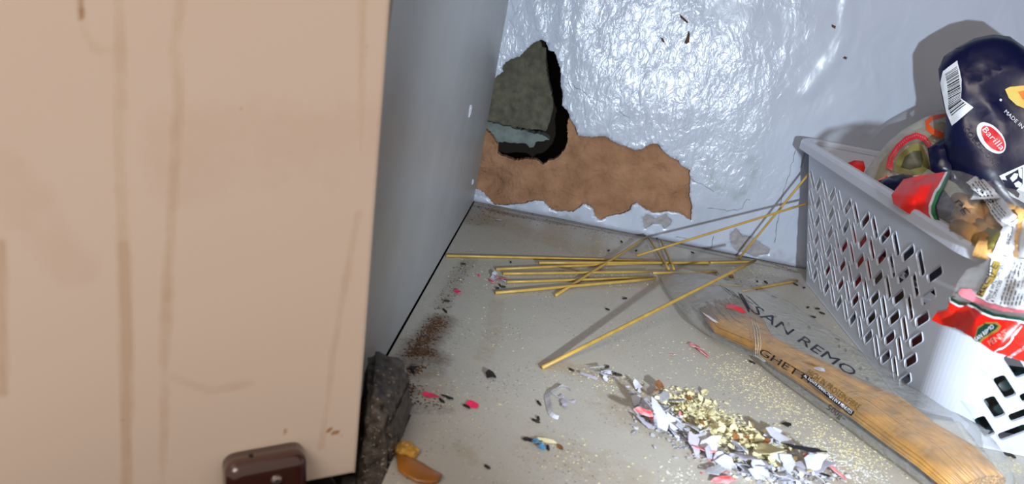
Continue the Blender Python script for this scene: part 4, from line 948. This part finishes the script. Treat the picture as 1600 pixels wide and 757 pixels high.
strand(fl(1033, 376, 0.004), fl(1053, 421, 0.0056), 'short strand crossing down from the back wall, right of the pair')
strand(fl(995, 400, 0.0056), bk(1261, 318, -0.030), 'long strand rising to the right onto the basket corner, lower of the two')
strand(fl(1154, 405, Z0), bk(1270, 264, -0.028), 'steep strand leaning up against the basket corner')
strand(fl(1020, 427, 0.0036), fl(1120, 425, Z0), 'short strand poking out past the torn mouth of the pack')
strand(fl(1104, 444, Z0), fl(1160, 447, Z0), 'short dull strand behind the torn mouth of the pack', 0.0009)
strand(fl(1160, 455, Z0), fl(1246, 439, Z0), 'short strand ending at the bottom back corner of the basket')
strand(fl(1110, 411, 0.0056), fl(1178, 409, 0.0056), 'short strand end lying near the foot of the steep strand')

# ------------------------------------------------------------------ litter
LR = random.Random(99)
def flake_mesh(name, size, m_, seed, curl=0.3, elong=1.0):
    r = random.Random(seed); n = r.choice([5, 6, 7, 8]); P = []
    for k in range(n):
        q = 2 * math.pi * k / n + r.uniform(-0.25, 0.25); rad = size * r.uniform(0.55, 1.0); P.append((rad * math.cos(q) * elong, rad * math.sin(q) / elong))
    v, t = cdt(dens(P, size * 0.4, size * 0.10, r=r), [], [(0, 0)])
    ax = r.uniform(0, math.pi); cv = r.uniform(-1, 1) * curl; c2 = r.uniform(-1, 1) * curl
    vs = [V3((a.x, a.y, (cv * (a.x * math.cos(ax) + a.y * math.sin(ax)) ** 2 + c2 * a.x * a.y) / (size * max(1, elong) ** 2))) for a in v]
    vv, ff = thick(vs, [tuple(x) for x in t], (0, 0, 0.00018))
    me = bpy.data.meshes.new(name); me.from_pydata(vv, [], ff); me.materials.append(m_); me.update(); return me
def place(name, me, p_, label, cat, group, scale=1.0, tilt=0.4, rz=None, r=LR):
    o = bpy.data.objects.new(name, me); COL.objects.link(o)
    o.rotation_euler = (r.uniform(-tilt, tilt), r.uniform(-tilt, tilt), r.uniform(0, 6.28) if rz is None else rz); o.scale = (scale,) * 3
    M3 = o.rotation_euler.to_matrix(); zmin = min((M3 @ (v.co * scale)).z for v in me.vertices)
    o.location = V3((p_.x, p_.y, p_.z - zmin + 0.0002)); tag(o, label, cat, group); return o
FM = {}
for key, m_, sz, cu, el in (('W', 'paperW', 0.0045, 0.5, 1.25), ('Y', 'paperY', 0.0032, 0.5, 1.0), ('R', 'paperR', 0.0032, 0.5, 1.3), ('P', 'paperP', 0.0045, 0.4, 1.3), ('B', 'brownbit', 0.0030, 0.8, 1.0)):
    FM[key] = [flake_mesh('paper_scrap', sz, M[m_], 200 + i * 7 + ord(key), cu, el) for i in range(9)]
LAB = {'W': ('white paper scrap in the shredded pile beside the spaghetti pack', 'white scraps of the pile'), 'Y': ('pale yellow crumbly flake in the shredded pile beside the spaghetti pack', 'pale yellow flakes of the pile'),
       'R': ('small red printed scrap in the shredded pile beside the spaghetti pack', 'red scraps of the pile'), 'P': ('lilac-grey paper scrap in the shredded pile beside the spaghetti pack', 'lilac grey scraps of the pile'), 'B': ('brown fluffy bit in the shredded pile beside the spaghetti pack', 'brown bits of the pile')}
def hgt(x, y):    # height of the heap above the floor
    return 0.010 * max(0, 1 - segdist(x, y, SP, closed=False) / 30)
SP = [(1010, 618), (1050, 640), (1090, 660), (1130, 680), (1180, 700), (1230, 725), (1270, 745)]
def scat(key, n, spine, wd, s0, s1, tilt=0.7, zf=1.0):
    for _ in range(n):
        t = LR.uniform(0, len(spine) - 1.001); i = int(t); t -= i
        x = spine[i][0] * (1 - t) + spine[i + 1][0] * t + LR.gauss(0, wd); y = spine[i][1] * (1 - t) + spine[i + 1][1] * t + LR.gauss(0, wd * 0.62)
        z = hgt(x, y) * LR.random() * zf
        place('paper_scrap', LR.choice(FM[key]), fl(x, y, z), LAB[key][0], 'scrap', LAB[key][1], LR.uniform(s0, s1), tilt)
scat('Y', 92, [(1065, 625), (1100, 645), (1130, 668), (1170, 690), (1210, 708), (1240, 735)], 16, 0.5, 1.15)
scat('Y', 20, [(1060, 640), (1120, 680), (1200, 730)], 26, 0.35, 0.7)
scat('W', 46, [(1000, 640), (1030, 650), (1060, 680), (1110, 710), (1160, 735), (1220, 748), (1290, 745)], 15, 0.6, 1.6)
scat('W', 12, [(935, 583), (965, 595), (1000, 612)], 8, 0.4, 0.8)
scat('W', 12, [(1190, 700), (1230, 710), (1280, 730), (1320, 750)], 12, 0.6, 1.5)
scat('P', 24, [(1000, 635), (1080, 690), (1160, 725), (1260, 750)], 20, 0.7, 1.5)
scat('R', 16, [(1010, 650), (1050, 672), (1090, 700), (1120, 720), (1150, 748)], 14, 0.4, 0.9)
scat('R', 4, [(1250, 715), (1290, 738)], 10, 0.4, 0.8)
scat('B', 14, [(1030, 600), (1075, 655), (1130, 680), (1180, 695), (1250, 730)], 14, 0.5, 1.0)
def heap(label, spine, wd, n, m_, s0, s1, seed):
    r = random.Random(seed); s = MB()
    for _ in range(n):
        t = r.uniform(0, len(spine) - 1.001); i = int(t); t -= i
        x = spine[i][0] * (1 - t) + spine[i + 1][0] * t + r.gauss(0, wd); y = spine[i][1] * (1 - t) + spine[i + 1][1] * t + r.gauss(0, wd * 0.6)
        c = fl(x, y, hgt(x, y) * r.random() * 0.9 + 0.0006); a = r.uniform(s0, s1); m = len(s.v); k = r.choice((4, 5, 6)); Q = Matrix.Rotation(r.uniform(0, 6.28), 3, 'Z') @ Matrix.Rotation(r.uniform(-0.9, 0.9), 3, 'X')
        P = [Q @ V3((a * math.cos(6.283 * j / k) * r.uniform(0.6, 1.3), a * math.sin(6.283 * j / k) * r.uniform(0.5, 1.0), 0)) for j in range(k)]
        v, f = thick([c + p_ for p_ in P] + [c + Q @ V3((0, 0, a * r.uniform(-0.3, 0.3)))], [(j, (j + 1) % k, k) for j in range(k)], (0, 0, 0.00015)); s.add([V3((q.x, q.y, max(0.0003, q.z))) for q in v], f)
    tag(s.make('shredded_paper', M[m_], None), label, 'scraps', None, 'stuff')
heap('fine pale yellow shreds filling the middle of the gnawed pile', [(1055, 622), (1095, 645), (1130, 668), (1170, 690), (1210, 708)], 17, 900, 'paperY', 0.0006, 0.0018, 61)
heap('fine white shreds mixed through the gnawed pile', [(1005, 640), (1060, 680), (1130, 725), (1220, 745), (1300, 745)], 18, 420, 'paperW', 0.0006, 0.0020, 62)
# scraps that can be singled out
def one(x, y, m_, sz, label, seed, cu=0.4, el=1.2, z=0.0, tilt=0.3, rz=None, name='paper_scrap', cat='scrap'):
    return place(name, flake_mesh(name, sz, M[m_], seed, cu, el), fl(x, y, z), label, cat, None, 1.0, tilt, rz)
one(1115, 739, 'paperW', 0.0055, 'clean white flat scrap standing alone below the pile', 401, 0.2, 1.15, 0.003)
one(1200, 713, 'cream', 0.0115, 'large folded pale yellow piece in the middle of the pile', 402, 0.5, 1.25, 0.010, 0.5, 1.3)
one(1222, 692, 'paperW', 0.0095, 'large ridged white scrap at the back edge of the pile', 403, 0.6, 1.5, 0.006, 0.4, 0.0)
one(1160, 722, 'paperP', 0.0085, 'large grey-white crumpled scrap in the front of the pile', 404, 0.4, 1.3, 0.007, 0.5, 0.6)
one(1230, 730, 'paperW', 0.0065, 'pointed white scrap right of the folded yellow piece', 405, 0.3, 1.2, 0.008, 0.5)
one(1265, 738, 'paperP', 0.0115, 'broad pale lilac scrap at the lower right of the pile', 406, 0.3, 1.4, 0.004, 0.3, 0.3)
one(1286, 718, 'paperO', 0.0034, 'small orange scrap at the right end of the pile', 407, 0.4, 1.2, 0.004)
one(1293, 733, 'paperR', 0.0050, 'thin red sliver at the right end of the pile', 408, 0.4, 2.6, 0.003, 0.3, 2.3)
one(1258, 716, 'ink', 0.0062, 'curled black strip on the right of the pile', 409, 0.9, 2.4, 0.009, 0.6, 2.4)
one(1028, 662, 'paperW', 0.0090, 'long white folded scrap at the left end of the pile', 410, 0.6, 1.7, 0.007, 0.6, 2.2)
one(1006, 649, 'paperR', 0.0050, 'red scrap on top of the left end of the pile', 411, 0.5, 1.5, 0.010, 0.4, 0.2)
one(1098, 705, 'paperR', 0.0062, 'red and white printed scrap at the front edge of the pile', 412, 0.5, 1.8, 0.003, 0.4, 0.1)
one(1128, 755, 'paperR', 0.0055, 'bright red scrap at the very bottom of the photo', 413, 0.4, 1.6, 0.001, 0.3, 0.3)
one(1038, 622, 'paperW', 0.0055, 'white scrap just under the brown fluff at the top of the pile', 414, 0.5, 1.4, 0.006)
one(1030, 606, 'brownbit', 0.0062, 'tuft of brown fluff at the top end of the pile', 415, 1.3, 1.2, 0.003, 0.5)
one(1227, 667, 'dark', 0.0030, 'black angular crumb between the pile and the pack', 416, 0.7, 1.2)
one(1097, 553, 'paperR', 0.0078, 'red end of the twisted wrapper scrap left of the pack', 417, 0.6, 1.35, 0, 0.35, -0.9)
one(1086, 543, 'paperR', 0.0056, 'white and red end of the twisted wrapper scrap left of the pack', 418, 0.8, 1.4, 0.001, 0.4, -0.7)
one(1050, 556, 'paperR', 0.0022, 'tiny red scrap left of the twisted wrapper', 419, 0.6, 1.3)
one(1281, 579, 'paperW', 0.0045, 'white flake lying on top of the spaghetti pack', 420, 0.5, 1.3, 0.0235, 0.2)
one(1110, 500, 'paperW', 0.0036, 'narrow white flake on the torn end of the pack', 421, 0.4, 1.9, 0.0195, 0.2, -0.6)
one(672, 619, 'paperPink', 0.0046, 'bright pink scrap near the dark block', 422, 0.6, 1.5, 0, 0.3, 0.0)
one(737, 634, 'paperPink', 0.0042, 'bright pink scrap with a dark crumb, right of the other pink one', 423, 0.7, 1.2, 0, 0.3, -0.6)
one(780, 437, 'paperPink', 0.0056, 'pink scrap at the left ends of the spaghetti bunch', 424, 0.6, 1.4)
one(768, 441, 'paperPink', 0.0034, 'smaller pink scrap just left of the bunch of spaghetti', 425, 0.6, 1.1)
one(772, 434, 'paperW', 0.0050, 'white crumpled scrap behind the pink one at the spaghetti ends', 426, 0.9, 1.2)
one(788, 441, 'paperW', 0.0034, 'small white scrap beside the dark crumbs at the spaghetti ends', 427, 0.9, 1.2)
one(714, 458, 'paperPink', 0.0036, 'small pink scrap beside the brown stain', 428, 0.6, 1.3)
one(748, 432, 'paperPink', 0.0016, 'speck of pink paper between the side panel and the spaghetti ends', 429, 0.4, 1.5)
one(778, 346, 'paperW', 0.0056, 'white curled flake in the back corner of the floor', 430, 1.0, 1.3)
one(790, 353, 'paperW', 0.0022, 'small white flake in front of the curled corner one', 431, 0.3, 1.8)
one(838, 694, 'foilblue', 0.0034, 'blue scrap with yellow shreds left of the pile', 432, 0.7, 1.2)
one(845, 702, 'foilblue', 0.0028, 'pale blue scrap just below the brighter blue one', 433, 0.7, 1.2)
one(852, 692, 'paperY', 0.0040, 'yellow shred beside the blue scrap', 434, 0.5, 2.2, 0, 0.2, 0.0)
one(830, 690, 'dark', 0.0034, 'dark husk left of the blue scrap', 435, 0.8, 1.8, 0, 0.2, 0.1)
one(875, 703, 'brownbit', 0.0028, 'brown crumb right of the blue scrap', 436, 0.8, 1.8)
one(767, 589, 'dark', 0.0044, 'dark brown clump alone in the middle of the floor', 437, 0.9, 1.1)
one(697, 622, 'dark', 0.0030, 'dark husk between the two bright pink scraps', 438, 0.8, 2.0, 0, 0.2, -0.4)
one(729, 638, 'dark', 0.0024, 'dark crumb touching the right pink scrap', 439, 0.8, 1.4, 0.0, 0.2)
one(597, 574, 'paperW', 0.0020, 'red and white speck on top of the dark block', 440, 0.6, 1.2)
one(628, 588, 'paperW', 0.0030, 'whitish husk beside the dark block', 441, 0.7, 1.6)
one(893, 423, 'brownbit', 0.0050, 'long brown husk lying among the spaghetti strands', 442, 0.5, 2.2, 0.003, 0.1, 0.1)
one(1142, 433, 'brownbit', 0.0050, 'brown curled husk between the pack and the back wall', 443, 0.9, 1.3)
one(642, 577, 'dark', 0.0028, 'dark husk at the lower end of the brown stain', 444, 0.8, 1.8)
one(1276, 742, 'ink', 0.0040, 'black crumpled strip at the bottom right of the pile', 445, 0.9, 1.8, 0.004)
one(918, 590, 'paperP', 0.0040, 'pinkish white scrap at the left tip of the trail', 446, 0.5, 2.0, 0, 0.2, 0.0)
one(930, 578, 'paperW', 0.0046, 'white folded scrap in the thin upper trail', 447, 0.8, 1.6, 0.001, 0.5, 0.4)
one(948, 588, 'paperP', 0.0046, 'pale pink folded scrap in the thin upper trail', 448, 0.8, 1.6, 0.001, 0.5, -0.4)
# curled paper ring
def curl():
    s = MB(); c = fl(878, 632); r = random.Random(2); vs = []; fs = []; n = 22
    for k in range(n):
        q = math.radians(60 + 200 * k / (n - 1)); rad = 0.0095 * (1 + 0.06 * math.sin(5 * q)); w_ = 0.0024 * (0.5 + 0.5 * math.sin(math.pi * k / (n - 1)))
        p_ = c + V3((rad * math.cos(q), rad * 1.9 * math.sin(q), 0.0003)); i_ = V3((-math.cos(q), -math.sin(q), 0)) * w_
        vs += [p_, p_ + i_ + V3((0, 0, 0.0014 + 0.0006 * r.random()))]
    fs = [(2 * k, 2 * k + 2, 2 * k + 3, 2 * k + 1) for k in range(n - 1)]; vv, ff = thick(vs, fs, (0, 0, 0.0002)); tag(mk('paper_curl', vv, ff, M['paperW'], None), 'thin curved strip of white paper left of the shredded pile', 'scrap')
curl()
for i, (x, y) in enumerate(((872, 622), (880, 630), (889, 628), (882, 638))): one(x, y, 'paperP', 0.0030, ['crumpled grey shred inside the curved paper strip, leftmost', 'crumpled grey shred inside the curved paper strip, in its middle', 'crumpled grey shred at the right of the curved paper strip', 'crumpled grey shred at the front of the curved paper strip'][i], 460 + i, 1.0, 1.6)

# droppings: dark grains on the floor
DM = []
for k in range(4):
    r = random.Random(k); s = MB(); L_ = 0.0026 * r.uniform(0.8, 1.2); s.tube([(-L_, 0, 0.0008), (-L_ * 0.7, 0.0001, 0.0009), (0, 0.0002, 0.00095), (L_ * 0.7, 0, 0.0009), (L_, 0, 0.0008)], [0.0002, 0.0008, 0.00095, 0.0008, 0.0002], 8)
    me = bpy.data.meshes.new('dropping'); me.from_pydata(s.v, [], s.f); me.materials.append(M['dark']); me.polygons.foreach_set('use_smooth', [True] * len(me.polygons)); DM.append(me)
def dropping(x, y, label, group, sc=1.0, z=0.0):
    p_ = fl(x, y, z) if z >= 0 else fl(x, y); o = bpy.data.objects.new('dropping', LR.choice(DM)); COL.objects.link(o); o.location = p_; o.rotation_euler = (0, 0, LR.uniform(0, 3.14)); o.scale = (sc,) * 3; tag(o, label, 'dropping', group)
for x, y in [(949, 485), (976, 468), (951, 393), (971, 379), (994, 393), (1082, 396), (1135, 438), (1152, 446), (1183, 441), (1182, 455), (1196, 442)]: dropping(x, y, 'small dark dropping among the loose spaghetti and behind it', 'droppings among the spaghetti', 0.8)
for x, y in [(1209, 465), (1262, 482), (1270, 497), (1264, 513), (1211, 497), (1243, 446), (1256, 451), (1277, 484), (1284, 491), (1308, 532), (1311, 543), (1321, 549), (1344, 577), (1355, 594), (1232, 508), (1197, 443)]: dropping(x, y, 'small dark dropping between the spaghetti pack and the basket side', 'droppings beside the basket', 0.85)
for x, y in [(1523, 706), (1533, 708), (1575, 713), (1582, 715)]: dropping(x, y, 'dark dropping at the foot of the basket front', 'droppings at the basket front', 0.9)
for x, y in [(842, 632), (841, 656), (837, 660), (856, 702), (761, 732), (893, 580), (948, 575), (960, 586), (966, 588), (1175, 568), (1106, 659), (1092, 665), (1135, 671), (1155, 735), (622, 628), (645, 582), (690, 628)]: dropping(x, y, 'small dark dropping on the front half of the floor', 'droppings on the front of the floor', 0.8)
for x, y in [(724, 414), (698, 472), (694, 486), (697, 489), (798, 411), (781, 447), (786, 450), (777, 452), (1061, 411), (803, 421)]: dropping(x, y, 'small dark dropping near the brown stain and the left spaghetti ends', 'droppings on the left of the floor', 0.75)

# crumbs and sawdust nobody could count
def crumbs(name, label, areas, m_, s0, s1, seed, flat=0.6, z=0.0):
    r = random.Random(seed); s = MB()
    for spine, wd, n in areas:
        for _ in range(n):
            t = r.uniform(0, len(spine) - 1.001); i = int(t); t -= i
            x = spine[i][0] * (1 - t) + spine[i + 1][0] * t + r.gauss(0, wd); y = spine[i][1] * (1 - t) + spine[i + 1][1] * t + r.gauss(0, wd * 0.6)
            c = fl(x, y)
            if c.x < 0.003 or c.y > -0.002 or c.y < -0.47 or (c.x > 0.318 and c.y > -0.308): continue
            a = r.uniform(s0, s1); q = r.uniform(0, 6.28); u = V3((math.cos(q), math.sin(q), 0)) * a * r.uniform(1, 1.8); w_ = V3((-math.sin(q), math.cos(q), 0)) * a
            zz = V3((0, 0, a * flat * r.uniform(0.6, 1.4)))
            s.add([c - u, c + w_, c + u, c - w_, c + zz + u * r.uniform(-.3, .3)], [(0, 1, 4), (1, 2, 4), (2, 3, 4), (3, 0, 4), (3, 2, 1, 0)])
    tag(s.make(name, M[m_], None), label, 'crumbs', None, 'stuff')
crumbs('crumbs', 'fine pale crumbs strewn over the cupboard floor', [([(1130, 570), (1180, 600), (1230, 640), (1300, 690), (1370, 735)], 22, 1500), ([(1050, 620), (1150, 690), (1260, 740)], 26, 900), ([(880, 430), (960, 435), (1060, 420)], 14, 380), ([(900, 385), (1000, 385), (1060, 400)], 12, 160),
    ([(1230, 500), (1320, 560), (1400, 640)], 26, 120), ([(1300, 530), (1330, 555), (1358, 592)], 5, 220), ([(1540, 725), (1600, 735), (1640, 740)], 9, 260), ([(900, 580), (1000, 610)], 16, 160), ([(760, 420), (790, 450)], 14, 60), ([(960, 490), (1100, 560), (1000, 560)], 40, 110), ([(640, 600), (760, 640)], 30, 90), ([(700, 380), (800, 480), (760, 560)], 30, 90), ([(840, 700), (1000, 740)], 30, 60), ([(1150, 420), (1230, 430)], 12, 110)], 'crumb', 0.0002, 0.0007, 5)
crumbs('fine_dust', 'white dusty shreds at the right end of the pile', [([(1270, 700), (1310, 725), (1370, 750)], 16, 420), ([(1040, 735), (1070, 750)], 14, 60), ([(1170, 735), (1230, 750)], 14, 160)], 'crumbW', 0.0002, 0.0007, 9)
crumbs('sawdust', 'brown sawdust heap and trail along the left panel', [([(648, 548), (665, 530), (678, 512), (686, 500)], 8, 900), ([(640, 552), (675, 552)], 6, 350), ([(600, 588), (640, 583), (665, 572)], 6, 220), ([(690, 480), (710, 445), (728, 412)], 7, 110), ([(745, 322), (780, 332), (880, 352), (1000, 376)], 5, 260), ([(620, 600), (650, 610)], 8, 120), ([(745, 330), (760, 350)], 14, 60), ([(1190, 404), (1240, 422)], 4, 120), ([(1120, 430), (1200, 445)], 10, 70), ([(640, 625), (690, 632)], 8, 60)], 'sawdust', 0.0002, 0.0007, 13)

# amber strip of dried pasta or glue on the floor edge
def amber():
    root = empty('amber_strip', fl(650, 730), 'amber translucent dried strip lying right of the dark block', 'dried strip')
    s = MB(); vs = []
    P = [((618, 712), (622, 740)), ((640, 716), (632, 748)), ((660, 728), (650, 758)), ((676, 738), (672, 760)), ((690, 746), (684, 758))]
    n = 10
    for i, (a, b_) in enumerate(P):
        a = fl(*a); b_ = fl(*b_); c = (a + b_) / 2; h_ = (b_ - a) / 2
        for k in range(n): q = 2 * math.pi * k / n; p_ = c + h_ * math.cos(q); p_.z = max(0.0002, 0.0012 + 0.0013 * math.sin(q) + 0.0009 * nz(p_, 260)); vs.append(p_)
    fs = [(i * n + k, i * n + (k + 1) % n, (i + 1) * n + (k + 1) % n, (i + 1) * n + k) for i in range(len(P) - 1) for k in range(n)] + [tuple(range(n))[::-1], tuple((len(P) - 1) * n + k for k in range(n))]
    s.add(vs, fs); s.make('strip', M['amber'], root, smooth=True)
    s = MB()
    for (x, y) in ((623, 703), (630, 698), (637, 699), (644, 705), (641, 712), (632, 708)):
        bm = bmesh.new(); bmesh.ops.create_icosphere(bm, subdivisions=2, radius=0.0028); c = fl(x, y, 0.0012)
        s.add([c + V3((v.co.x, v.co.y, v.co.z * 0.8)) * (1 + 0.7 * nz(v.co, 500, x)) for v in bm.verts], [tuple(v.index for v in f.verts) for f in bm.faces]); bm.free()
    s.make('lump', M['crumbY'], root)
amber()
